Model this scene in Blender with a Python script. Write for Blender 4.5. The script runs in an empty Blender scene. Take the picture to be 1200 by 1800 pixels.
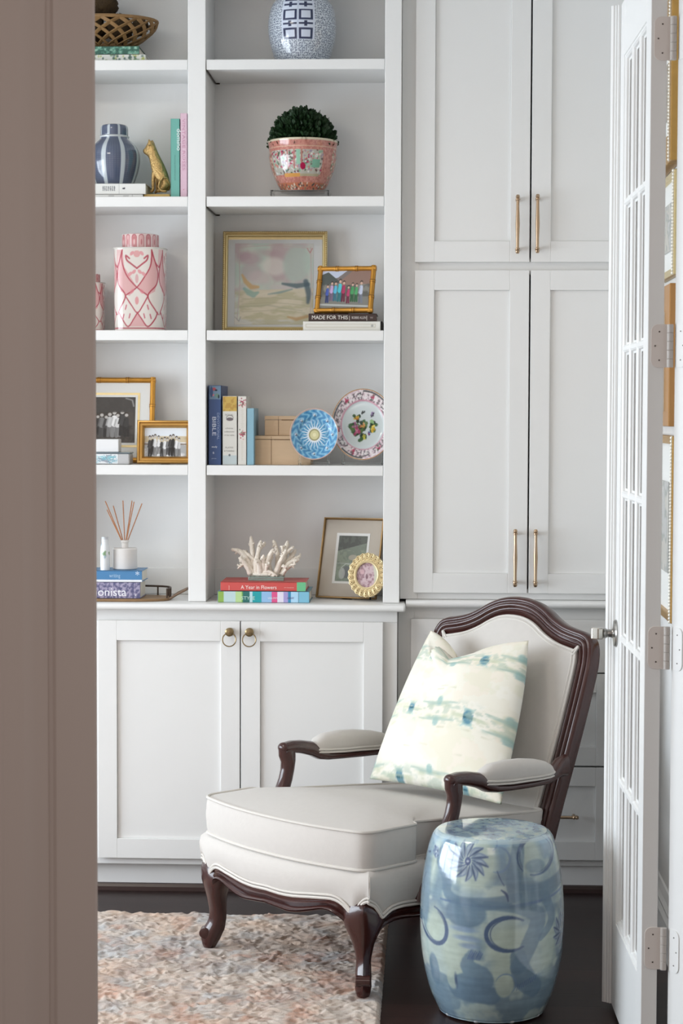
import bpy, bmesh, math, random
import numpy as np
from mathutils import Vector, Matrix, Euler
random.seed(7); rng = np.random.default_rng(7)
SC = bpy.context.scene; COL = SC.collection
R = math.radians; PI = math.pi

# ---------------------------------------------------------------- camera model
F = 3500.0; CAM = np.array([0, 0, 1.49])
_y, _p, _r = R(2.6), R(2.86), R(.17)
FW = np.array([-math.sin(_y)*math.cos(_p), math.cos(_y)*math.cos(_p), -math.sin(_p)])
_rt = np.array([math.cos(_y), math.sin(_y), 0.]); _up = np.cross(_rt, FW)
RT = _rt*math.cos(_r)+_up*math.sin(_r); UP = -_rt*math.sin(_r)+_up*math.cos(_r)
def ray(x, y): return FW+RT*(x-600)/F-UP*(y-900)/F
def PY(x, y, Y):                       # where the sight line through a photo point meets the plane at depth Y
    r = ray(x, y); t = Y/r[1]; return CAM+r*t
def X_(x, Y, y=800): return float(PY(x, y, Y)[0])
def Z_(y, Y, x=500): return float(PY(x, y, Y)[2])
def PZ(x, y, z):
    r = ray(x, y); return CAM+r*((z-CAM[2])/r[2])

# ---------------------------------------------------------------- colours
def lin1(c):
    c = np.asarray(c, float)/255.; return np.where(c <= .04045, c/12.92, ((c+.055)/1.055)**2.4)
def lin(c): return tuple(float(q) for q in lin1(c))+(1.,)

# ---------------------------------------------------------------- materials
MT = {}
def mat(name, col=(200, 200, 200), rough=.5, metal=0., bump=None, vary=None, coat=0., spec=.5, sheen=0., trans=0., ior=1.45,
        vcol=False, alpha=1., kind=None):
    if name in MT: return MT[name]
    m = bpy.data.materials.new(name); m.use_nodes = True; n = m.node_tree; N = n.nodes; L = n.links
    b = N['Principled BSDF']; I = b.inputs
    I['Base Color'].default_value = lin(col); I['Roughness'].default_value = rough; I['Metallic'].default_value = metal
    I['Coat Weight'].default_value = coat; I['Coat Roughness'].default_value = .06
    I['Specular IOR Level'].default_value = spec; I['Sheen Weight'].default_value = sheen
    I['Transmission Weight'].default_value = trans; I['IOR'].default_value = ior; I['Alpha'].default_value = alpha
    tc = N.new('ShaderNodeTexCoord'); src = None
    if vcol:
        a = N.new('ShaderNodeAttribute'); a.attribute_name = 'Col'; src = a.outputs['Color']
    if vary:                                       # (scale, amount, stretch xyz)
        mp = N.new('ShaderNodeMapping'); mp.inputs['Scale'].default_value = vary[2] if len(vary) > 2 else (1, 1, 1)
        L.new(tc.outputs['Object'], mp.inputs['Vector'])
        nz = N.new('ShaderNodeTexNoise'); nz.inputs['Scale'].default_value = vary[0]; nz.inputs['Detail'].default_value = 4
        L.new(mp.outputs['Vector'], nz.inputs['Vector'])
        mr = N.new('ShaderNodeMapRange'); mr.inputs['To Min'].default_value = 1-vary[1]; mr.inputs['To Max'].default_value = 1+vary[1]
        L.new(nz.outputs['Fac'], mr.inputs['Value'])
        hs = N.new('ShaderNodeHueSaturation'); hs.inputs['Color'].default_value = lin(col)
        if src: L.new(src, hs.inputs['Color'])
        L.new(mr.outputs['Result'], hs.inputs['Value']); src = hs.outputs['Color']
    if src: L.new(src, I['Base Color'])
    if bump:                                       # (scale, strength, distance[, kind])
        k = bump[3] if len(bump) > 3 else 'noise'
        if k == 'weave':
            w1 = N.new('ShaderNodeTexWave'); w1.bands_direction = 'X'; w2 = N.new('ShaderNodeTexWave'); w2.bands_direction = 'Z'
            w3 = N.new('ShaderNodeTexWave'); w3.bands_direction = 'Y'
            ad = N.new('ShaderNodeMath'); ad.operation = 'ADD'; a2 = N.new('ShaderNodeMath'); a2.operation = 'ADD'
            for w in (w1, w2, w3):
                w.inputs['Scale'].default_value = bump[0]; w.inputs['Distortion'].default_value = .8; w.inputs['Detail'].default_value = 2
                L.new(tc.outputs['Object'], w.inputs['Vector'])
            L.new(w1.outputs['Fac'], ad.inputs[0]); L.new(w2.outputs['Fac'], ad.inputs[1])
            L.new(ad.outputs[0], a2.inputs[0]); L.new(w3.outputs['Fac'], a2.inputs[1]); h = a2.outputs[0]
        else:
            nb = N.new('ShaderNodeTexNoise'); nb.inputs['Scale'].default_value = bump[0]; nb.inputs['Detail'].default_value = 5
            L.new(tc.outputs['Object'], nb.inputs['Vector']); h = nb.outputs['Fac']
        bp = N.new('ShaderNodeBump'); bp.inputs['Strength'].default_value = bump[1]; bp.inputs['Distance'].default_value = bump[2]
        L.new(h, bp.inputs['Height']); L.new(bp.outputs['Normal'], I['Normal'])
    MT[name] = m; return m

WHITE = mat('white_paint', (235, 235, 233), .36, bump=(180, .05, .0004), vary=(9, .01))
WALLP = mat('wall_paint', (226, 226, 224), .6, bump=(300, .08, .0004))
CASE = mat('shaded_casing_white', (206, 194, 188), .42, bump=(90, .05, .0004), vary=(5, .02, (1, 1, .1)))  # white trim paint with the hall's dim warm shade mixed into its colour
HALLP = mat('hall_wall_paint', (200, 186, 178), .7)
LINEN = mat('linen', (208, 203, 197), .9, bump=(260, .22, .0006, 'weave'), vary=(60, .03), spec=.15, sheen=.15)
WELT = mat('linen_welt', (214, 209, 202), .88, spec=.15)
WOOD = mat('dark_mahogany', (62, 30, 26), .25, vary=(14, .35, (1, 1, .15)), coat=.5, bump=(40, .05, .0005))
BRASS = mat('aged_brass', (178, 154, 128), .3, 1.)
BRASSD = mat('antique_brass', (150, 132, 100), .34, 1.)
NICKEL = mat('satin_nickel', (160, 158, 154), .28, 1.)
GOLD = mat('gilt', (188, 148, 84), .36, .8, bump=(120, .15, .0006), vary=(40, .14))
GOLDP = mat('pale_gilt', (214, 196, 148), .34, .75, vary=(60, .1))
DARKM = mat('dark_bronze', (58, 46, 38), .4, .8)
GLASS = mat('clear_glass', (255, 255, 255), .02, trans=1., ior=1.45)
ACRY = mat('clear_acrylic', (252, 254, 254), .03, trans=1., ior=1.14)
VC_GLOSS = mat('painted_porcelain', vcol=True, rough=.16, coat=.5)
VC_MATTE = mat('printed_paper', vcol=True, rough=.55)
VC_PHOTO = mat('photo_print', vcol=True, rough=.25, coat=.2)
VC_CLOTH = mat('printed_linen', vcol=True, rough=.9, spec=.15, sheen=.1, bump=(420, .12, .0005, 'weave'))
VC_RUG = mat('wool_pile', vcol=True, rough=1., spec=.05, sheen=.2, bump=(300, .6, .003))
PAPER = mat('page_paper', (226, 220, 206), .85, vary=(300, .06, (1, 1, 12)))
MATBD = mat('white_mat_board', (226, 226, 222), .8)
DARKB = mat('dark_gap', (18, 16, 15), .8)

# ---------------------------------------------------------------- mesh builder
class MB:
    def __init__(s): s.v = []; s.f = []; s.c = None
    def add(s, vs, fs, cs=None):
        o = len(s.v); s.v += [tuple(map(float, q)) for q in vs]; s.f += [tuple(i+o for i in f) for f in fs]
        if cs is not None:
            if s.c is None: s.c = []
            s.c += [tuple(q) for q in cs]
        return s
    def box(s, x0, x1, y0, y1, z0, z1):
        return s.add([(x0, y0, z0), (x1, y0, z0), (x1, y1, z0), (x0, y1, z0), (x0, y0, z1), (x1, y0, z1), (x1, y1, z1), (x0, y1, z1)],
              [(0, 3, 2, 1), (4, 5, 6, 7), (0, 1, 5, 4), (1, 2, 6, 5), (2, 3, 7, 6), (3, 0, 4, 7)])
    def grid(s, P, cu=False, cv=False, cols=None):
        a, b = P.shape[:2]; fs = []
        for i in range(a if cu else a-1):
            i2 = (i+1) % a
            for j in range(b if cv else b-1):
                j2 = (j+1) % b; fs.append((i*b+j, i2*b+j, i2*b+j2, i*b+j2))
        return s.add(P.reshape(-1, 3), fs, None if cols is None else cols.reshape(-1, cols.shape[-1]))
    def tube(s, pts, r, n=10, caps=True, closed=False, sq=(1., 1.), up=None):
        P = [Vector(p) for p in pts]; m = len(P); r = [r]*m if np.isscalar(r) else list(r); rings = []; pn = None
        for i in range(m):
            t = (P[(i+1) % m]-P[i-1]) if closed else (P[min(i+1, m-1)]-P[max(i-1, 0)]); t.normalize()
            if pn is None:
                a = Vector(up) if up else (Vector((0, 0, 1)) if abs(t.z) < .9 else Vector((1, 0, 0)))
            else: a = pn
            nn = a-t*a.dot(t)
            if nn.length < 1e-6: nn = t.orthogonal()
            nn.normalize(); bb = t.cross(nn); pn = nn
            rings.append([P[i]+nn*(math.cos(q)*r[i]*sq[0])+bb*(math.sin(q)*r[i]*sq[1]) for q in [2*PI*k/n for k in range(n)]])
        s.grid(np.array([[tuple(q) for q in rg] for rg in rings]), cu=closed, cv=True)
        if caps and not closed:
            o = len(s.v)-m*n; s.f.append(tuple(o+k for k in range(n))); s.f.append(tuple(o+(m-1)*n+k for k in reversed(range(n))))
        return s
    def lathe(s, prof, c=(0, 0, 0), n=32, ax='z'):
        P = np.zeros((n, len(prof), 3))
        for k in range(n):
            a = 2*PI*k/n
            for j, (r, z) in enumerate(prof):
                q = (r*math.cos(a), r*math.sin(a), z)
                if ax == 'y': q = (q[0], z, q[1])
                if ax == 'x': q = (z, q[0], q[1])
                P[k, j] = (c[0]+q[0], c[1]+q[1], c[2]+q[2])
        return s.grid(P, cu=True)
    def prism(s, poly, y0, y1, ax='y'):
        n = len(poly)
        def q(p, d): return {'y': (p[0], d, p[1]), 'z': (p[0], p[1], d), 'x': (d, p[0], p[1])}[ax]
        vs = [q(p, y0) for p in poly]+[q(p, y1) for p in poly]
        fs = [tuple(range(n)), tuple(range(2*n-1, n-1, -1))]+[(i, (i+1) % n, n+(i+1) % n, n+i) for i in range(n)]
        return s.add(vs, fs)
    def ball(s, c, r, n=12, sc=(1, 1, 1)):
        pr = [(r*math.sin(PI*i/n), -r*math.cos(PI*i/n)) for i in range(n+1)]
        o = len(s.v); s.lathe(pr, (0, 0, 0), n+4)
        s.v[o:] = [(c[0]+p[0]*sc[0], c[1]+p[1]*sc[1], c[2]+p[2]*sc[2]) for p in s.v[o:]]; return s
    def xf(s, M, start=0):
        M = Matrix(M); s.v[start:] = [tuple(M @ Vector(p)) for p in s.v[start:]]; return s

def thing(name, label, cat, loc=(0, 0, 0), rz=0., group=None, kind=None):
    o = bpy.data.objects.new(name, None); COL.objects.link(o); o.location = loc; o.rotation_euler = (0, 0, rz)
    o.empty_display_size = .05
    if label: o['label'] = label
    if cat: o['category'] = cat
    if group: o['group'] = group
    if kind: o['kind'] = kind
    return o
def tag(o, label=None, cat=None, group=None, kind=None):
    for k, v in (('label', label), ('category', cat), ('group', group), ('kind', kind)):
        if v: o[k] = v
    return o
def rootof(o):
    while o.parent: o = o.parent
    return o
def obj(name, mb, m, parent=None, smooth=False, bevel=0., local=False, seg=2, ang=35, weld=False, recalc=True, label=None):
    me = bpy.data.meshes.new(name); V = mb.v; loc = Vector((0, 0, 0))
    if parent is not None and not local:
        loc = rootof(parent).location
    elif parent is None and V:
        a = np.array(V); loc = Vector(((a[:, 0].min()+a[:, 0].max())/2, (a[:, 1].min()+a[:, 1].max())/2, a[:, 2].min()))
    V = [(p[0]-loc[0], p[1]-loc[1], p[2]-loc[2]) for p in V]
    me.from_pydata(V, [], mb.f)
    if mb.c is not None:
        ca = me.color_attributes.new('Col', 'FLOAT_COLOR', 'POINT')
        c = np.array(mb.c, dtype=np.float32)
        if c.shape[1] == 3: c = np.hstack([c, np.ones((len(c), 1), np.float32)])
        ca.data.foreach_set('color', c.ravel())
    if recalc or weld:
        bm = bmesh.new(); bm.from_mesh(me)
        if weld: bmesh.ops.remove_doubles(bm, verts=bm.verts, dist=1e-5)
        bmesh.ops.recalc_face_normals(bm, faces=bm.faces); bm.to_mesh(me); bm.free()
    me.validate()
    ms = m if isinstance(m, (list, tuple)) else [m]
    for q in ms: me.materials.append(q)
    if smooth:
        me.shade_smooth(); me.set_sharp_from_angle(angle=R(ang))
    o = bpy.data.objects.new(name, me); COL.objects.link(o)
    if parent is not None: o.parent = parent
    else: o.location = loc
    if bevel:
        b = o.modifiers.new('bevel', 'BEVEL'); b.width = bevel; b.segments = seg; b.limit_method = 'ANGLE'; b.angle_limit = R(40)
        b.harden_normals = False
    if label: o['label'] = label
    return o
def rotM(c, rx=0, ry=0, rz=0):            # rotation about the point c
    return Matrix.Translation(c) @ Euler((rx, ry, rz)).to_matrix().to_4x4() @ Matrix.Translation([-q for q in c])

def text(s, size, m, parent, origin, right, upv, name='lettering', align='LEFT', depth=.0004, fit=None, shear=0.):
    cu = bpy.data.curves.new('txt', 'FONT'); cu.body = s; cu.size = size; cu.align_x = align; cu.extrude = depth; cu.shear = shear
    cu.resolution_u = 3
    ob = bpy.data.objects.new('txt', cu); COL.objects.link(ob)
    dg = bpy.context.evaluated_depsgraph_get(); me = bpy.data.meshes.new_from_object(ob.evaluated_get(dg))
    bpy.data.objects.remove(ob); bpy.data.curves.remove(cu)
    r = Vector(right).normalized(); u = Vector(upv).normalized(); n = r.cross(u)
    w = [v.co.x for v in me.vertices]; w0, w1 = min(w), max(w); k = 1. if not fit else fit/(w1-w0)
    loc = Vector(origin)-rootof(parent).location
    for v in me.vertices:
        c = v.co.copy(); v.co = loc+r*((c.x-w0*(align == 'LEFT'))*k)+u*c.y+n*c.z
    me.materials.clear(); me.materials.append(m); o = bpy.data.objects.new(name, me); COL.objects.link(o); o.parent = parent
    return o

# ---------------------------------------------------------------- painting patterns as vertex colours
def vnoise(w, h, cx, cy, seed):
    g = np.random.default_rng(seed).random((int(cy)+3, int(cx)+3))
    x = np.linspace(0, cx, w); y = np.linspace(0, cy, h); xi = x.astype(int); yi = y.astype(int); fx = x-xi; fy = y-yi
    fx = fx*fx*(3-2*fx); fy = (fy*fy*(3-2*fy))[:, None]
    a = g[yi][:, xi]; b = g[yi][:, xi+1]; c = g[yi+1][:, xi]; d = g[yi+1][:, xi+1]
    return (a*(1-fx)+b*fx)*(1-fy)+(c*(1-fx)+d*fx)*fy
def fbm(w, h, cx, cy, seed, octv=4):
    o = 0; a = .5; t = 0
    for k in range(octv): o = o+a*vnoise(w, h, cx*2**k, cy*2**k, seed+k*13); t += a; a *= .55
    return o/t
class Cv:
    def __init__(s, w, h, bg): s.w = w; s.h = h; s.a = np.ones((h, w, 3))*np.array(bg, float)
    def mix(s, m, c, y0=0, x0=0):
        h, w = m.shape; r = s.a[y0:y0+h, x0:x0+w]; r += (np.array(c, float)-r)*m[..., None]
    def _bb(s, x0, y0, x1, y1):
        x0 = max(0, int(x0)); y0 = max(0, int(y0)); x1 = min(s.w, int(x1)+2); y1 = min(s.h, int(y1)+2)
        if x1 <= x0 or y1 <= y0: return None
        Y, X = np.mgrid[y0:y1, x0:x1]; return x0, y0, X+.5, Y+.5
    def ell(s, cx, cy, rx, ry, c, a=1., rot=0., soft=1.):
        R_ = max(rx, ry)+soft+1; b = s._bb(cx-R_, cy-R_, cx+R_, cy+R_)
        if not b: return
        x0, y0, X, Y = b; dx = X-cx; dy = Y-cy; u = dx*math.cos(rot)+dy*math.sin(rot); v = -dx*math.sin(rot)+dy*math.cos(rot)
        d = np.sqrt((u/rx)**2+(v/ry)**2); m = np.clip((1-d)*min(rx, ry)/soft+.5, 0, 1)*a; s.mix(m, c, y0, x0)
    def line(s, pts, w, c, a=1., soft=1.):
        p = np.array(pts, float); n = len(p); w = np.ones(n)*w if np.isscalar(w) else np.array(w, float); M = w.max()+soft+1
        b = s._bb(p[:, 0].min()-M, p[:, 1].min()-M, p[:, 0].max()+M, p[:, 1].max()+M)
        if not b: return
        x0, y0, X, Y = b; best = np.full(X.shape, -1e9)
        for i in range(n-1):
            d = p[i+1]-p[i]; L2 = max(1e-9, d@d); t = np.clip(((X-p[i, 0])*d[0]+(Y-p[i, 1])*d[1])/L2, 0, 1)
            q = np.hypot(X-p[i, 0]-t*d[0], Y-p[i, 1]-t*d[1]); best = np.maximum(best, (w[i]*(1-t)+w[i+1]*t)/2-q)
        s.mix(np.clip(best/soft+.5, 0, 1)*a, c, y0, x0)
    def poly(s, pts, c, a=1.):
        p = np.array(pts, float); b = s._bb(p[:, 0].min(), p[:, 1].min(), p[:, 0].max(), p[:, 1].max())
        if not b: return
        x0, y0, X, Y = b; ins = np.zeros(X.shape, bool)
        for i in range(len(p)):
            xa, ya = p[i]; xb, yb = p[i-1]
            if ya != yb: ins ^= ((ya > Y) != (yb > Y)) & (X < (xb-xa)*(Y-ya)/(yb-ya)+xa)
        s.mix(ins*a, c, y0, x0)
    def rect(s, x0, y0, x1, y1, c, a=1.): s.poly([(x0, y0), (x1, y0), (x1, y1), (x0, y1)], c, a)
    def arc(s, cx, cy, rx, ry, a0, a1, w, c, a=1., n=24, rot=0):
        q = []
        for k in range(n+1):
            t = a0+(a1-a0)*k/n; x = rx*math.cos(t); y = ry*math.sin(t)
            q.append((cx+x*math.cos(rot)-y*math.sin(rot), cy+x*math.sin(rot)+y*math.cos(rot)))
        s.line(q, w, c, a)
    def sample(s, U, V):                   # U, V in pixels; returns linear rgb
        U = np.clip(U-.5, 0, s.w-1.001); V = np.clip(V-.5, 0, s.h-1.001); x = U.astype(int); y = V.astype(int); fx = (U-x)[..., None]; fy = (V-y)[..., None]
        x2 = np.minimum(x+1, s.w-1); y2 = np.minimum(y+1, s.h-1)
        c = (s.a[y, x]*(1-fx)+s.a[y, x2]*fx)*(1-fy)+(s.a[y2, x]*(1-fx)+s.a[y2, x2]*fx)*fy
        return lin1(np.clip(c, 0, 255))
def picture(cv, w, h, nx=None, ny=None):   # canvas on a flat rectangle, x right, z up, facing -y, lower left at origin
    nx = nx or cv.w; ny = ny or cv.h; m = MB(); xs = np.linspace(0, w, nx); zs = np.linspace(0, h, ny)
    Xg, Zg = np.meshgrid(xs, zs); P = np.stack([Xg, np.zeros_like(Xg), Zg], -1)
    m.grid(P, cols=cv.sample(Xg/w*cv.w, (1-Zg/h)*cv.h)); return m
def interp(prof, n):
    p = np.array(prof, float); d = np.r_[0, np.cumsum(np.hypot(*np.diff(p, axis=0).T))]; t = np.linspace(0, d[-1], n)
    return np.stack([np.interp(t, d, p[:, 0]), np.interp(t, d, p[:, 1])], -1)
def smoothp(pts, n=8, closed=False):       # Catmull-Rom through points
    P = [np.array(p, float) for p in pts]; m = len(P); out = []
    for i in range(m if closed else m-1):
        a, b, c, d = (P[(i-1) % m], P[i], P[(i+1) % m], P[(i+2) % m]) if closed else (P[max(i-1, 0)], P[i], P[i+1], P[min(i+2, m-1)])
        for k in range(n):
            t = k/n; out.append(.5*((2*b)+(-a+c)*t+(2*a-5*b+4*c-d)*t*t+(-a+3*b-3*c+d)*t**3))
    if not closed: out.append(P[-1])
    return out
def painted_lathe(prof, c, nu, nv, fn, sup=2., sx=1., sy=1.):   # fn(theta, z, r) -> linear rgb ; theta 0 faces -y (the room), + to the right
    pr = interp(smoothp(prof, 6), nv); th = np.linspace(-PI, PI, nu, endpoint=False)
    TH, Rr = np.meshgrid(th, pr[:, 0], indexing='ij'); Zz = np.broadcast_to(pr[:, 1], TH.shape)
    cs = np.cos(TH); sn = np.sin(TH)
    if sup != 2.: k = (np.abs(cs)**sup+np.abs(sn)**sup)**(-1/sup)
    else: k = 1.
    P = np.stack([c[0]+Rr*sn*k*sx, c[1]-Rr*cs*k*sy, c[2]+Zz], -1); m = MB(); m.grid(P, cu=True, cols=fn(TH, Zz, Rr)); return m
def skin(name, V, E, m, parent=None, sub=2, loc=(0, 0, 0)):
    me = bpy.data.meshes.new(name); me.from_pydata([v[:3] for v in V], E, []); o = bpy.data.objects.new(name, me); COL.objects.link(o)
    s = o.modifiers.new('skin', 'SKIN'); s.use_smooth_shade = True
    for i, v in enumerate(V):
        r = v[3] if isinstance(v[3], tuple) else (v[3], v[3]); me.skin_vertices[0].data[i].radius = r
    me.skin_vertices[0].data[0].use_root = True
    o.modifiers.new('sub', 'SUBSURF').levels = sub; o.modifiers['sub'].render_levels = sub; me.materials.append(m)
    if parent: o.parent = parent
    o.location = loc; return o
# ================================================================ ROOM
def floor_mat():
    m = mat('dark_plank_floor', (44, 30, 27), .34, coat=0., spec=.32); n = m.node_tree; N = n.nodes; L = n.links; b = N['Principled BSDF']
    tc = N.new('ShaderNodeTexCoord'); mp = N.new('ShaderNodeMapping'); L.new(tc.outputs['Object'], mp.inputs['Vector'])
    br = N.new('ShaderNodeTexBrick'); br.inputs['Scale'].default_value = 1.; br.inputs['Brick Width'].default_value = 1.3; br.inputs['Row Height'].default_value = .11
    br.inputs['Mortar Size'].default_value = .0015; br.inputs['Mortar Smooth'].default_value = .2
    br.inputs['Color1'].default_value = lin((50, 33, 30)); br.inputs['Color2'].default_value = lin((36, 25, 23)); br.inputs['Mortar'].default_value = lin((14, 9, 8))
    L.new(mp.outputs['Vector'], br.inputs['Vector'])
    m2 = N.new('ShaderNodeMapping'); m2.inputs['Scale'].default_value = (1.2, 22, 1); L.new(tc.outputs['Object'], m2.inputs['Vector'])
    nz = N.new('ShaderNodeTexNoise'); nz.inputs['Scale'].default_value = 4; nz.inputs['Detail'].default_value = 6; L.new(m2.outputs['Vector'], nz.inputs['Vector'])
    mr = N.new('ShaderNodeMapRange'); mr.inputs['To Min'].default_value = .6; mr.inputs['To Max'].default_value = 1.4; L.new(nz.outputs['Fac'], mr.inputs['Value'])
    hs = N.new('ShaderNodeHueSaturation'); L.new(br.outputs['Color'], hs.inputs['Color']); L.new(mr.outputs['Result'], hs.inputs['Value'])
    L.new(hs.outputs['Color'], b.inputs['Base Color'])
    bp = N.new('ShaderNodeBump'); bp.inputs['Strength'].default_value = .25; bp.inputs['Distance'].default_value = .001; L.new(br.outputs['Fac'], bp.inputs['Height']); bp.invert = True
    L.new(bp.outputs['Normal'], b.inputs['Normal']); return m
XL, XR, CEIL = -3.6, .66, 2.98
def struct(name, mb, m, **k):
    o = obj(name, mb, m, **k); o['kind'] = 'structure'; return o
struct('floor', MB().box(-4.6, 2.2, -1.2, 6.5, -.05, 0), floor_mat())
struct('ceiling', MB().box(XL-.1, XR+.1, 1.9, 6.5, CEIL, CEIL+.1), WALLP)
struct('wall_back', MB().box(XL-.1, XR+.1, 6.385, 6.5, 0, CEIL), WALLP)
struct('wall_right', MB().box(XR, XR+.1, 4.3, 6.385, 0, CEIL), WALLP)
WY0, WY1, WZ0, WZ1 = 2.9, 5.9, .45, 2.1
wl = MB().box(XL-.12, XL, 1.9, WY0, 0, CEIL).box(XL-.12, XL, WY1, 6.385, 0, CEIL).box(XL-.12, XL, WY0, WY1, 0, WZ0).box(XL-.12, XL, WY0, WY1, WZ1, CEIL)
struct('wall_left', wl, WALLP)
wf = MB().box(XL-.02, XL+.02, WY0-.06, WY0, WZ0-.06, WZ1+.06).box(XL-.02, XL+.02, WY1, WY1+.06, WZ0-.06, WZ1+.06).box(XL-.02, XL+.02, WY0, WY1, WZ1, WZ1+.06).box(XL-.02, XL+.04, WY0, WY1, WZ0-.06, WZ0)
for k in (1, 2): wf.box(XL-.08, XL-.03, WY0+(WY1-WY0)*k/3-.03, WY0+(WY1-WY0)*k/3+.03, WZ0, WZ1)
wf.box(XL-.08, XL-.03, WY0, WY1, 1.43, 1.47)
struct('window_1', wf, WHITE, bevel=.004)
# doorway wall, set at an angle to the cabinets
TH = R(27); wd = np.array([-math.cos(TH), -math.sin(TH)]); hd = np.array([math.sin(TH), -math.cos(TH)])
P0 = np.array([.527, 4.375]); OW = 1.352; Q0 = P0+OW*wd
def quad(mb, a, la0, la1, h0, h1, z0, z1):
    pts = [a+wd*la0+hd*h0, a+wd*la1+hd*h0, a+wd*la1+hd*h1, a+wd*la0+hd*h1]; return mb.prism([tuple(p) for p in pts], z0, z1, 'z')
HD = 2.505
wfm = quad(MB(), Q0, .018, 3.35, 0, .12, 0, CEIL); quad(wfm, P0, -.018, -.16, 0, .12, 0, CEIL); quad(wfm, P0, -.018, OW+.018, 0, .12, HD, CEIL)
struct('wall_front', wfm, HALLP)
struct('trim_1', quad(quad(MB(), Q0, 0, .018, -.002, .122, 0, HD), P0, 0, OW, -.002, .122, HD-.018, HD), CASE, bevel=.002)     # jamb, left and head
struct('trim_2', quad(MB(), P0, -.018, 0, -.002, .122, 0, HD), WHITE, bevel=.002)                                            # right jamb with the hinges
prof = [(.0, 0), (.0, .010), (.006, .014), (.03, .017), (.074, .018), (.080, .016), (.084, .009), (.090, .006), (.094, .010), (.100, .011), (.118, .017), (.134, .028),
        (.146, .033), (.182, .031), (.188, .034), (.196, .034), (.2, .028), (.2, 0)]
def casing(base, sgn): return [tuple(base+wd*(sgn*a)+hd*(.122+t)) for a, t in prof]
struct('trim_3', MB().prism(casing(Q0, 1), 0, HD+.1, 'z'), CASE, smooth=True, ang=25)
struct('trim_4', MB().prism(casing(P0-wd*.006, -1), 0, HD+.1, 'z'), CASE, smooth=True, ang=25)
bbp = [(0, 0), (-.018, 0), (-.018, .10), (-.012, .115), (-.014, .125), (-.008, .14), (-.004, .165), (0, .17)]
struct('baseboard_right', MB().add(*(lambda n: ([(XR+p[0], 4.5, p[1]) for p in bbp]+[(XR+p[0], 6.1, p[1]) for p in bbp],
      [tuple(range(n)), tuple(range(2*n-1, n-1, -1))]+[(i, (i+1) % n, n+(i+1) % n, n+i) for i in range(n)]))(len(bbp))), WHITE)

# ================================================================ BUILT-IN CABINETS
YU, YK = 6.10, 6.36; YD, YF, YT = 6.06, 6.08, 6.12
xb = lambda p, Y=YU, y=600: X_(p, Y, y)
ZC = Z_(1062, 6.035, 400); ZCb = Z_(1074, 6.035, 400)                       # worktop top / underside
SH = [Z_(q, YU, 420) for q in (104, 345, 580.5, 818)]; ST = .031
xd0, xd1 = xb(330.5), xb(361.5); xs0, xs1 = xb(674.5), xb(703.5); xl1 = xd0-.552; xl0 = xl1-.054
bookcase = thing('bookcase', 'white painted built-in bookcase with open shelves filled with ornaments and books', 'bookcase', ((xl0+xs1)/2, 6.23, ZC))
BCT = 2.93
obj('back_panel', MB().box(xl0, xs1, YK, YK+.018, ZC+.001, BCT), WHITE, bookcase)
rz_ = float(PY(250, 998, YK-.01)[2])
for a, b in ((xl1, xd0+.013), (xd1, xs0+.037)): obj('back_rail', MB().box(a, b, YK-.010, YK, ZC+.001, rz_), WHITE, bookcase, bevel=.0015)
obj('side_panel', MB().box(xl0, xl1, YU, YK, ZC+.001, BCT), WHITE, bookcase, bevel=.0015)
EX1, EX2 = xd0+.013, xs0+.037                                                # the face frame overhangs the bays on their right side
def lpan(x0, xi, x1): return MB().prism([(x0, YU), (x1, YU), (x1, YK), (xi, YK), (xi, YU+.019), (x0, YU+.019)], ZC+.001, BCT, 'z')
obj('divider', lpan(xd0, EX1, xd1), WHITE, bookcase, bevel=.0015)
obj('side_panel', lpan(xs0, EX2, xs1), WHITE, bookcase, bevel=.0015)
obj('top_panel', MB().box(xl1, xd0, YU, YK, BCT-.08, BCT).box(xd1, xs0, YU, YK, BCT-.08, BCT), WHITE, bookcase, bevel=.0015)
for i, z in enumerate(SH):
    for a, b in ((xl1, xd0), (xd1, xs0)):
        b2 = EX1 if b == xd0 else EX2
        s = obj('shelf', MB().prism([(a+.002, YU+.002), (b-.001, YU+.002), (b-.001, YU+.02), (b2-.001, YU+.02), (b2-.001, YK), (a+.002, YK)], z-ST, z, 'z'), WHITE, bookcase, bevel=.002)
        if i < 2 and b == xs0:
            obj('shelf_clip', MB().tube([(a+.004, YU+.012, z-ST-.002), (a+.004, YK-.012, z-ST-.002), (a+.017, YK-.012, z-ST-.002)], .0022, 6), DARKM, s)
def shaker(x0, x1, z0, z1, yf, sw, rw, t=.02, rec=.009):
    m = MB(); m.box(x0, x0+sw, yf, yf+t, z0, z1); m.box(x1-sw, x1, yf, yf+t, z0, z1)
    m.box(x0+sw, x1-sw, yf, yf+t, z1-rw, z1); m.box(x0+sw, x1-sw, yf, yf+t, z0, z0+rw); m.box(x0+sw, x1-sw, yf+rec, yf+t, z0+rw, z1-rw); return m
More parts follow.
